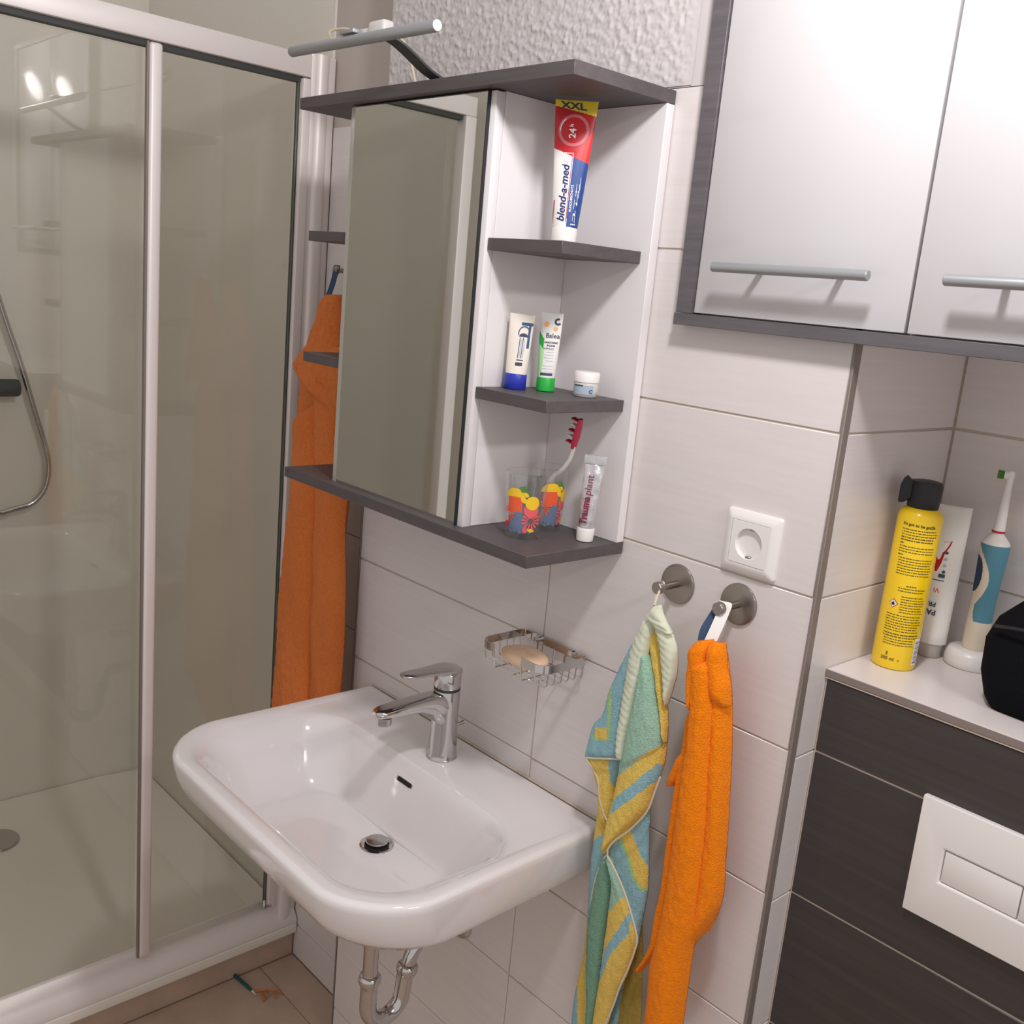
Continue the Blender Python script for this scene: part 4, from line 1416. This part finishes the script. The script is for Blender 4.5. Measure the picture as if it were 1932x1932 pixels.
label_text(T3, 'HANDCREME', 0.0031, -0.0055, 0.0670, 0, M['slate'], bold=0.0001)
label_text(T3, 'BALSAM', 0.0031, -0.0010, 0.0630, 0, M['slate'], bold=0.0001)
label_text(T3, 'KAMILLE', 0.0038, -0.0055, 0.0583, 0, M['slate'])

# ---- cream jar
t = thing0('cream_jar', 'small round white cream jar standing at the right of the middle shelf', 'jar', (-0.3605, -0.0560, 1.4842), 30)
b = MB().lathe([(0.0150, 0.0), (0.0163, 0.0015), (0.0172, 0.008), (0.0172, 0.0185), (0.0165, 0.0200)], M['translucent'], n=40)
b.build('jar_body', t, angle=50)


class Cyl:
    def __init__(s, r, h0, h1):
        s.r, s.h0, s.h1 = r, h0, h1

    def pt(s, u, z, off=0.0):
        th = u * PI / 2
        return ((s.r + off) * math.sin(th), -(s.r + off) * math.cos(th), z)

    def ux(s, x, z):
        """x is arc length round the cylinder here"""
        return (x / s.r) / (PI / 2)


MB().lathe([(0.0165, 0.0198), (0.0178, 0.0205), (0.0180, 0.0325), (0.0165, 0.0345), (0.0, 0.0348)], M['plastic'], n=44, cap1=False).build('screw_lid', t, angle=50)
J1 = Cyl(0.0172, 0, 0.02)
b = MB()
label_rect(J1, -0.016, 0.0040, 0.0155, 0.0165, M['greyblue'], b, 0.0002, 16)
label_rect(J1, -0.015, 0.0150, 0.0000, 0.0170, M['slate'], b, 0.0004, 8)
label_disc(J1, 0.0115, 0.0085, 0.0015, 0.0028, M['slate'], b, 0.0004, 20, 330, 18)
b.build('printed_label', t, smooth=False, fix=False)


# ---- tumblers with fruit print
class Cone:
    def __init__(s, r0, r1, h0, h1):
        s.r0, s.r1, s.h0, s.h1 = r0, r1, h0, h1

    def rad(s, z):
        return s.r0 + (s.r1 - s.r0) * (z - s.h0) / (s.h1 - s.h0)

    def pt(s, u, z, off=0.0):
        th = u * PI / 2
        r = s.rad(z) + off * 1.6 + 0.0003
        return (r * math.sin(th), -r * math.cos(th), z)

    def ux(s, x, z):
        return (x / s.rad(z)) / (PI / 2)


def tumbler(label, loc, rz, r0, r1, h):
    t = thing0('drinking_glass', label, 'glass', loc, rz, group='printed tumblers on the bottom shelf')
    th = 0.0016
    b = MB()
    n = 48
    prof = [(0.0, 0.0), (r0 - 0.002, 0.0), (r0, 0.002), (r1, h - 0.0008), (r1 - th / 2, h), (r1 - th, h - 0.0008), (r0 - th + 0.0004, 0.010), (r0 - 0.006, 0.0070), (0.0, 0.0068)]
    b.lathe(prof, M['tumbler'], n=n, cap0=False, cap1=False)
    b.build('glass_body', t, angle=35)
    K = Cone(r0, r1, 0.0, h)
    b = MB()

    def fan(x, z, r, m, k=9, a0=0, a1=360):
        for i in range(k):
            a = a0 + (a1 - a0) * i / k
            label_disc(K, x, z, r * 0.30, r, m, b, 0.0004, a, a + (a1 - a0) / k * 0.55, 3)

    label_rect(K, -0.0175, 0.0380, 0.0050, 0.0620, M['orangedecal'], b, 0.0002, 8)
    label_disc(K, -0.0065, 0.0600, 0.0, 0.0145, M['yeldecal'], b, 0.0003, 0, 185, 22, 0.85)
    label_disc(K, 0.0190, 0.0530, 0.0, 0.0098, M['yeldecal'], b, 0.0005, 0, 360, 22, 1.0)
    label_disc(K, 0.0180, 0.0425, 0.0, 0.0105, M['pinkdecal'], b, 0.0003, 0, 360, 22, 1.0)
    label_disc(K, 0.0080, 0.0600, 0.0, 0.0060, M['yeldecal'], b, 0.0003, 20, 330, 10, 1.3)
    vs = [K.pt(K.ux(x, z), z, 0.0005) for x, z in ((-0.0010, 0.0740), (0.0070, 0.0760), (0.0150, 0.0650), (0.0175, 0.0575), (0.0085, 0.0620), (0.0030, 0.0680))]
    b.add(vs, [tuple(range(6))], M['greendecal'])
    fan(-0.0170, 0.0345, 0.0115, M['orangedecal'], 10, -80, 170)
    fan(0.0175, 0.0275, 0.0125, M['pinkdecal'], 13)
    label_disc(K, -0.0010, 0.0240, 0.0, 0.0155, M['bluedecal'], b, 0.0001, 0, 360, 14, 0.85)
    label_disc(K, 0.0000, 0.0360, 0.0, 0.0050, M['bluedecal'], b, 0.0002, 0, 360, 9, 1.1)
    label_disc(K, -0.0190, 0.0195, 0.0, 0.0052, M['reddecal'], b, 0.0004, 0, 360, 12, 0.85)
    label_disc(K, 0.0190, 0.0165, 0.0, 0.0058, M['yeldecal'], b, 0.0004, 180, 330, 8, 0.9)
    label_disc(K, 0.0100, 0.0140, 0.0, 0.0035, M['pinkdecal'], b, 0.0004, 0, 360, 6, 1.3)
    for i in range(10):
        a = i * 37.0
        label_disc(K, -0.018 + 0.0042 * i, 0.0130 + 0.002 * math.sin(i * 2.1), 0.0, 0.0030, M['bluedecal'], b, 0.0002, a, a + 250, 7)
    b.build('fruit_print', t, smooth=False, fix=False)
    return t


tumbler('fruit printed tumbler at the front of the bottom shelf', (-0.392, -0.120, 1.2837), 28, 0.0242, 0.0308, 0.092)
tumbler('fruit printed tumbler holding the toothbrush behind the front glass', (-0.4165, -0.0575, 1.2837), 75, 0.0242, 0.0305, 0.092)

# ---- toothbrush standing in the rear tumbler
t = thing('toothbrush', 'crimson and white toothbrush leaning in the rear tumbler', 'toothbrush', (-0.425, -0.062, 1.293))
pts = [(-0.4280, -0.0640, 1.2930), (-0.4220, -0.0615, 1.3200), (-0.4150, -0.0590, 1.3450), (-0.4050, -0.0560, 1.3620), (-0.3900, -0.0550, 1.3760), (-0.3780, -0.0555, 1.3920), (-0.3715, -0.0570, 1.4080), (-0.3685, -0.0580, 1.4180), (-0.3640, -0.0590, 1.4300), (-0.3600, -0.0600, 1.4420), (-0.3590, -0.0605, 1.4530)]
P = smooth_path(pts, 60)
rad = [0.0046 if i < 22 else (0.0046 - 0.0014 * (i - 22) / 14 if i < 36 else 0.0031) for i in range(60)]
hb = MB()
hb.tube(P[:22], rad[:22], M['crimson'], 16)
hb.tube(P[20:46], rad[20:46], M['plastic'], 16)
hb.build('brush_handle', t)
b = MB()
rs = []
for k in range(11):
    f = k / 10
    c = Vector(P[44]).lerp(Vector(P[59]), f)
    hw = 0.0074 * math.sin(PI * min(1, 0.18 + f * 0.72)) ** 0.6 + 0.0006
    td = (Vector(P[59]) - Vector(P[44])).normalized()
    nn = Vector((0.99, 0.12, -0.25)).normalized()
    sd = td.cross(nn).normalized()
    nn = sd.cross(td).normalized()
    rs.append([tuple(c + sd * hw * math.cos(2 * PI * j / 16) + nn * 0.0026 * math.sin(2 * PI * j / 16)) for j in range(16)])
b.rings(rs, M['crimson'])
b.build('brush_head', t)
b = MB()
bd = -nn
for k in range(5):
    c = Vector(P[46]).lerp(Vector(P[58]), k / 4 * 0.92 + 0.03) + bd * 0.0022
    mm = M['crimson'] if k % 2 == 0 else M['plastic']
    for s in (-0.0028, 0.0, 0.0028):
        q = c + sd * s
        b.tube([q, q + bd * (0.0115 if k % 2 == 0 else 0.0095)], [0.0013, 0.0016], mm, 8)
b.build('bristles', t)

# ---- silver ointment tube
t = thing0('ointment_tube', 'crumpled silver ointment tube with maroon lettering on the bottom shelf', 'ointment tube', (-0.3360, -0.0520, 1.2837), 32, (0, math.radians(1)))
T4 = Tube(0.0215, 0.0205, 0.0285, 0.0195, 0.1110, lean=0.002, bend=-0.003)
T4.root = t
b = MB()
T4.body(b, lambda x, z, f: M['silver'], 44, 48)
for i, p in enumerate(b.v):
    k = (p[2] - T4.h0) / (T4.h1 - T4.h0)
    nn = noise.noise(Vector((p[0] * 110, p[1] * 60, p[2] * 70)))
    b.v[i] = (p[0] * (1 + 0.10 * nn * k), p[1] + 0.0020 * nn * (0.3 + k), p[2])
b.build('tube_body', t, fix=False, angle=180)
MB().lathe([(0.0100, 0), (0.0118, 0.001), (0.0128, 0.0175), (0.0118, 0.0195)], M['plastic'], n=36).build('screw_cap', t, angle=50)
b = MB()
c4 = T4.ctr(T4.h1)
for k in range(2):
    b.box((c4[0] - 0.0160, c4[1] - 0.0022 + 0.0022 * k, T4.h1 - 0.001), (c4[0] + 0.0160, c4[1] + 0.0022 * k - 0.0002, T4.h1 + 0.0105 + 0.0008 * k), M['silver'])
b.build('folded_crimp', t, bevel=0.0006, seg=2)
b = MB()
label_text(T4, 'Trauma', 0.0150, 0.0015, 0.0250, 88, M['maroon'], bold=0.00045, off=0.0028, sx=0.86)
label_text(T4, 'plant', 0.0152, 0.0030, 0.0668, 88, M['maroon'], bold=0.0, off=0.0028, sx=0.95)
label_rect(T4, 0.0030, 0.024, 0.0038, 0.0500, M['maroon'], b, 0.0017, 2)

# ================================================================== THINGS ON THE LEDGE
LZ = 1.1902
t = thing0('aerosol_can', 'tall yellow spray can with a black nozzle cap on the white ledge', 'spray can', (0.0395, 0.152, LZ), 26, (0, math.radians(0.5)))
RC = 0.0272
b = MB().lathe([(0.0225, 0.0010), (0.0240, 0.0), (0.0262, 0.0008), (RC, 0.0040), (RC, 0.196), (RC - 0.0006, 0.200), (RC - 0.003, 0.2052), (RC - 0.0072, 0.2085), (RC - 0.0085, 0.2095)], M['yellow'], n=56)
b.build('can_body', t, angle=50)
b = MB().lathe([(0.0180, 0.2085), (0.0190, 0.2105), (0.0196, 0.222), (0.0200, 0.238), (0.0186, 0.2425), (0.012, 0.2440), (0.0, 0.2445)], M['black'], n=44, cap1=False)
b.build('cap_body', t, angle=40)
b = MB()
rs = []
for (x, z0, z1) in ((-0.0150, 0.222, 0.2410), (-0.0195, 0.2170, 0.2430), (-0.0235, 0.2140, 0.2465), (-0.0275, 0.2130, 0.2420), (-0.0300, 0.2140, 0.2330)):
    rs.append([(x, -0.0110, z0), (x, 0.0110, z0), (x, 0.0110, z1), (x, -0.0110, z1)])
b.rings(rs, M['black'])
b.build('trigger', t, bevel=0.0012)
K = Cyl(RC, 0.0, 0.2)
K.root = t
b = MB()
label_text(K, "it's got to be got2b", 0.0052, -0.0200, 0.1890, -2, M['ink'], bold=0.00015)
label_text(K, '300 ml', 0.0062, -0.0170, 0.0125, 0, M['ink'], bold=0.0001)
label_text(K, 'e', 0.0050, 0.0040, 0.0125, 0, M['ink'])
label_text(K, '3', 0.0060, -0.0115, 0.0190, 0, M['ink'], bold=0.0002)
b = MB()
random.seed(5)
zz = 0.1815


def wordline(z, x0, x1, heavy=False):
    x = x0
    while x < x1:
        l = random.uniform(0.0012, 0.0048)
        label_rect(K, x, z, min(x + l, x1), z + (0.0015 if heavy else 0.00115), M['ink'], b, 0.0002, 2)
        x += l + random.uniform(0.0005, 0.0010)


for (z0, cnt, x0, x1, hv) in ((0.1830, 3, -0.0200, 0.0260, 0), (0.1725, 2, -0.0200, 0.0240, 1), (0.1650, 1, -0.0200, -0.0110, 1), (0.1612, 3, -0.0200, 0.0260, 0), (0.1500, 1, -0.0200, -0.0130, 1), (0.1462, 7, -0.0180, 0.0260, 0),
                              (0.1110, 1, -0.0020, 0.0140, 1), (0.1075, 2, -0.0110, 0.0240, 0), (0.0970, 7, -0.0050, 0.0260, 0), (0.0720, 7, -0.0200, 0.0260, 0), (0.0470, 2, -0.0200, 0.0260, 1), (0.0400, 3, -0.0180, 0.0220, 0)):
    for k in range(cnt):
        wordline(z0 - k * 0.0034, x0, x1 - random.uniform(0, 0.004), bool(hv))
o = b.build('fine_print', t, smooth=False, fix=False)
o['kind'] = 'stuff'
b = MB()
cx_, cz_ = -0.0135, 0.0870
for r_, m_, of in ((0.0062, M['red'], 0.0003), (0.0050, M['whiteprint'], 0.0005)):
    vs = [K.pt(K.ux(x, z), z, of) for x, z in ((cx_ - r_, cz_), (cx_, cz_ - r_), (cx_ + r_, cz_), (cx_, cz_ + r_))]
    b.add(vs, [(0, 1, 2, 3)], m_)
vs = [K.pt(K.ux(cx_ + x, cz_ + z), cz_ + z, 0.0008) for x, z in ((-0.0016, -0.0022), (0.0016, -0.0022), (0.0022, -0.0004), (0.0008, 0.0012), (0.0002, 0.0030), (-0.0010, 0.0010), (-0.0022, 0.0))]
b.add(vs, [tuple(range(7))], M['black'])
b.build('hazard_diamond', t, smooth=False, fix=False)
b = MB()
label_rect(K, 0.0235, 0.008, 0.0345, 0.044, M['whiteprint'], b, 0.0003, 6)
for k in range(14):
    label_rect(K, 0.0250, 0.011 + k * 0.0022, 0.0330, 0.011 + k * 0.0022 + (0.0006 if k % 3 else 0.0011), M['slate'], b, 0.0005, 3)
b.build('barcode', t, smooth=False, fix=False)

# ---- white hair conditioner tube standing on its cap
t = thing0('conditioner_tube', 'tall white conditioner tube standing behind the yellow spray can', 'shampoo tube', (0.0485, 0.2355, LZ), 24, (0, math.radians(-0.3)))
T5 = Tube(0.0375, 0.033, 0.0415, 0.0200, 0.2060)
T5.root = t
b = MB()
T5.body(b, lambda x, z, f: M['tubewhite'], 40, 48)
b.build('tube_body', t, fix=False, angle=80)
MB().lathe([(0.0130, 0), (0.0142, 0.001), (0.0150, 0.018), (0.0160, 0.0212)], M['translucent'], n=40).build('flip_cap', t, angle=50)
b = MB()
label_text(T5, 'PAN', 0.0098, -0.0010, 0.0660, 180, M['slate'], bold=0.0003)
label_text(T5, 'PR', 0.0085, -0.0025, 0.0765, 180, M['slate'], bold=0.0002)
label_text(T5, 'Vi', 0.0090, -0.0015, 0.0960, 180, M['red2'])
b = MB()
OX = -0.0130
label_rect(T5, -0.004 + OX, 0.1060, 0.0150 + OX, 0.1072, M['slate'], b, 0.0004, 6)
vs = [T5.pt(T5.ux(x + OX, z), z, 0.0004) for x, z in ((-0.004, 0.116), (0.0040, 0.118), (0.0080, 0.130), (0.0100, 0.142), (0.0150, 0.1530), (0.0170, 0.1600), (0.0080, 0.1580), (-0.004, 0.150))]
b.add(vs, [tuple(range(8))], M['red'])
for k in range(4):
    label_disc(T5, 0.0125 + OX, 0.1440 - k * 0.0085, 0.0, 0.0022, M['slate'] if k in (0, 3) else M['greyblue'], b, 0.0005, 0, 360, 8)
label_rect(T5, 0.0070 + OX, 0.1105, 0.0150 + OX, 0.1155, M['slate'], b, 0.0005, 4)
b.build('printed_label', t, smooth=False, fix=False)

# ---- electric toothbrush on its charger
t = thing0('electric_toothbrush', 'teal and ivory electric toothbrush standing on its white charger base', 'toothbrush', (0.0975, 0.2515, LZ), 24, (0, math.radians(0.8)))
b = MB().lathe([(0.0325, 0.0), (0.0335, 0.001), (0.0335, 0.008), (0.0325, 0.015), (0.0295, 0.0215), (0.0240, 0.0235), (0.0, 0.0235)], M['plastic'], n=48, cap1=False)
b.build('charger_base', t, angle=50)
prof = [(0.0135, 0.0236), (0.0148, 0.026), (0.0155, 0.055), (0.0152, 0.085), (0.0160, 0.115), (0.0172, 0.145), (0.0176, 0.160), (0.0168, 0.168), (0.0120, 0.1745), (0.0072, 0.180), (0.0066, 0.182)]
pf = resample(prof, 150)


def fnb(x, z, th):
    return None


b = MB()
nn_ = 150
vs, fs, mi = [], [], []
for r_, h_ in pf:
    for j in range(nn_):
        a = -PI / 2 + 2 * PI * j / nn_
        vs.append((r_ * math.cos(a), r_ * math.sin(a), h_))
for i in range(len(pf) - 1):
    for j in range(nn_):
        k = i * nn_ + j
        k2 = i * nn_ + (j + 1) % nn_
        a = 2 * PI * (j + 0.5) / nn_
        xx = math.sin(a) if True else 0     # across the front, -1 left .. 1 right
        fr_ = math.cos(a)
        z = (pf[i][1] + pf[i + 1][1]) / 2
        m_ = M['ivory']
        s0 = 0.30 + 0.45 * math.sin((z - 0.055) / 0.115 * PI * 1.15 + 2.2) - 0.15
        if 0.062 < z < 0.166 and xx > -0.55 + 0.55 * math.cos((z - 0.118) / 0.052 * PI / 1.1) + max(0, (0.085 - z) * 26):
            m_ = M['teal']
        if 0.100 < z < 0.150 and xx < -0.55 and abs(z - 0.125) < 0.025 * math.sqrt(max(0.0, 1 - ((xx + 1.05) / 0.5) ** 2)):
            m_ = M['tealdark']
        if z > 0.166:
            m_ = M['plastic']
        fs.append((k, k2, k2 + nn_, k + nn_))
        mi.append(m_)
o_ = len(b.v)
b.v += vs
for f, m_ in zip(fs, mi):
    b.f.append(f)
    b.mi.append(b.mid(m_))
b.f.append(tuple(range(nn_)))
b.mi.append(b.mid(M['ivory']))
b.f.append(tuple((len(pf) - 1) * nn_ + j for j in range(nn_)))
b.mi.append(b.mid(M['plastic']))
b.build('handle_body', t, angle=50)
MB().lathe([(0.0080, 0.1815), (0.0082, 0.1825), (0.0082, 0.1838), (0.0078, 0.1842)], M['crimson'], n=28).build('colour_ring', t)
b = MB().lathe([(0.0076, 0.1842), (0.0070, 0.190), (0.0048, 0.235), (0.0042, 0.248), (0.0048, 0.252), (0.0050, 0.258), (0.0040, 0.262), (0.0, 0.263)], M['plastic'], n=24, cap1=False)
b.tube([(-0.002, 0, 0.256), (-0.0075, 0, 0.256)], 0.0052, M['plastic'], 20)
b.build('brush_attachment', t)
b = MB()
for i in range(-2, 3):
    for j in range(-2, 3):
        if i * i + j * j <= 5:
            m_ = M['greendecal'] if (i < 0) else (M['tealdark'] if i > 0 else M['lime'])
            b.tube([(-0.0075, i * 0.0021, 0.256 + j * 0.0021), (-0.0150, i * 0.0022, 0.256 + j * 0.0022)], 0.0010, m_, 6)
b.build('bristles', t)

# ---- black toiletry bag
t = thing('toiletry_bag', 'black fabric toiletry bag at the right end of the white ledge', 'bag', (0.225, 0.165, LZ))
b = MB()
rs = []
secs = [(0.1905, 0.060, 0.052, 0.0), (0.2000, 0.066, 0.058, 0.0), (0.2300, 0.074, 0.060, 0.0), (0.2700, 0.076, 0.056, 0.0), (0.2950, 0.068, 0.047, 0.0), (0.3140, 0.050, 0.032, 0.0), (0.3230, 0.030, 0.015, 0.0)]
for (h, hx, hy, _) in secs:
    ring = []
    z = 1.0 + h
    for j in range(64):
        a = 2 * PI * j / 64
        c, s = math.cos(a), math.sin(a)
        q = 3.2
        r_ = (abs(c) ** q + abs(s) ** q) ** (-1 / q)
        k = 1 + 0.05 * noise.noise(Vector((c * 2.2, s * 2.2, h * 20)))
        ring.append((0.2265 + hx * r_ * c * k, 0.165 + hy * r_ * s * k, z))
    rs.append(ring)
b.rings(rs, M['bag'])
bo = b.build('bag_body', t, angle=50)
b = MB().tube(smooth_path([(0.170, 0.112, 1.290), (0.195, 0.103, 1.296), (0.235, 0.104, 1.299), (0.275, 0.112, 1.296)], 20), 0.0022, M['black'], 8)
b.build('seam_piping', t)

# ---- flush plate in the dark wall
t = thing('flush_plate', 'white rectangular toilet flush plate on the dark tiles', 'flush plate', (0.255, 0.056, 1.012))
px0, px1, pz0, pz1 = 0.1525, 0.360, 0.9370, 1.0865


def fring(x0, x1, z0, z1, y):
    return [(x0, y, z0), (x1, y, z0), (x1, y, z1), (x0, y, z1)]


b = MB()
bx0, bx1, bz0, bz1 = 0.188, 0.324, 0.9905, 1.0310
rs = [fring(px0, px1, pz0, pz1, 0.0562), fring(px0, px1, pz0, pz1, 0.0475), fring(bx0 - 0.0025, bx1 + 0.0025, bz0 - 0.0025, bz1 + 0.0025, 0.0475), fring(bx0, bx1, bz0, bz1, 0.0500), fring(bx0, bx1, bz0, bz1, 0.0535)]
b.rings(rs, M['plastic'])
b.build('plate', t, bevel=0.0012, seg=3, angle=30)
MB().box((bx0 + 0.001, 0.0486, bz0 + 0.001), (0.2755, 0.0534, bz1 - 0.001), M['plastic']).build('flush_button', t, bevel=0.0012, seg=2)
MB().box((0.2768, 0.0486, bz0 + 0.001), (bx1 - 0.001, 0.0534, bz1 - 0.001), M['plastic']).build('flush_button', t, bevel=0.0012, seg=2)

t = thing('cover_cap', 'small round cap on the dark tiles below the flush plate', 'cap', (0.2335, 0.056, 0.795))
MB().lathe([(0.011, -0.006), (0.0125, -0.0045), (0.0125, 0.0)], mat('brown_grey_cap', (120, 104, 96), 0.35), (0.2335, 0.0559, 0.7945), axis='y', n=28).build('cap_disc', t)

# ---- litter on the floor
t = thing('pencil', 'dark teal pencil stub lying on the floor by the shower', 'pencil', (-1.225, -0.068, 0.0))
dk = mat('dark_teal_lacquer', (18, 84, 84), 0.4)
b = MB().tube([(-1.2740, -0.0740, 0.0040), (-1.2720, -0.0736, 0.0050), (-1.2150, -0.0660, 0.0046), (-1.1950, -0.0640, 0.0034)], [0.0030, 0.0042, 0.0040, 0.0026], dk, 12)
b.build('pencil_barrel', t)
MB().tube([(-1.1950, -0.0640, 0.0034), (-1.1800, -0.0625, 0.0022)], [0.0024, 0.0003], M['plastic'], 10).build('pencil_tip', t)
t = thing('hair_clip', 'small orange brown hair clip lying beside the pencil', 'hair clip', (-1.165, -0.03, 0.0))
oc = mat('amber_plastic', (190, 112, 48), 0.4)
b = MB()
for pl in ([(-1.190, -0.058, 0.003), (-1.176, -0.040, 0.007), (-1.160, -0.024, 0.008), (-1.150, -0.012, 0.004)], [(-1.182, -0.050, 0.003), (-1.165, -0.053, 0.006), (-1.150, -0.058, 0.003)],
           [(-1.176, -0.040, 0.006), (-1.164, -0.046, 0.009), (-1.156, -0.045, 0.003)], [(-1.163, -0.027, 0.006), (-1.150, -0.032, 0.007), (-1.143, -0.028, 0.003)]):
    b.tube(smooth_path(pl, 12), 0.0022, oc, 8)
b.build('clip_body', t)
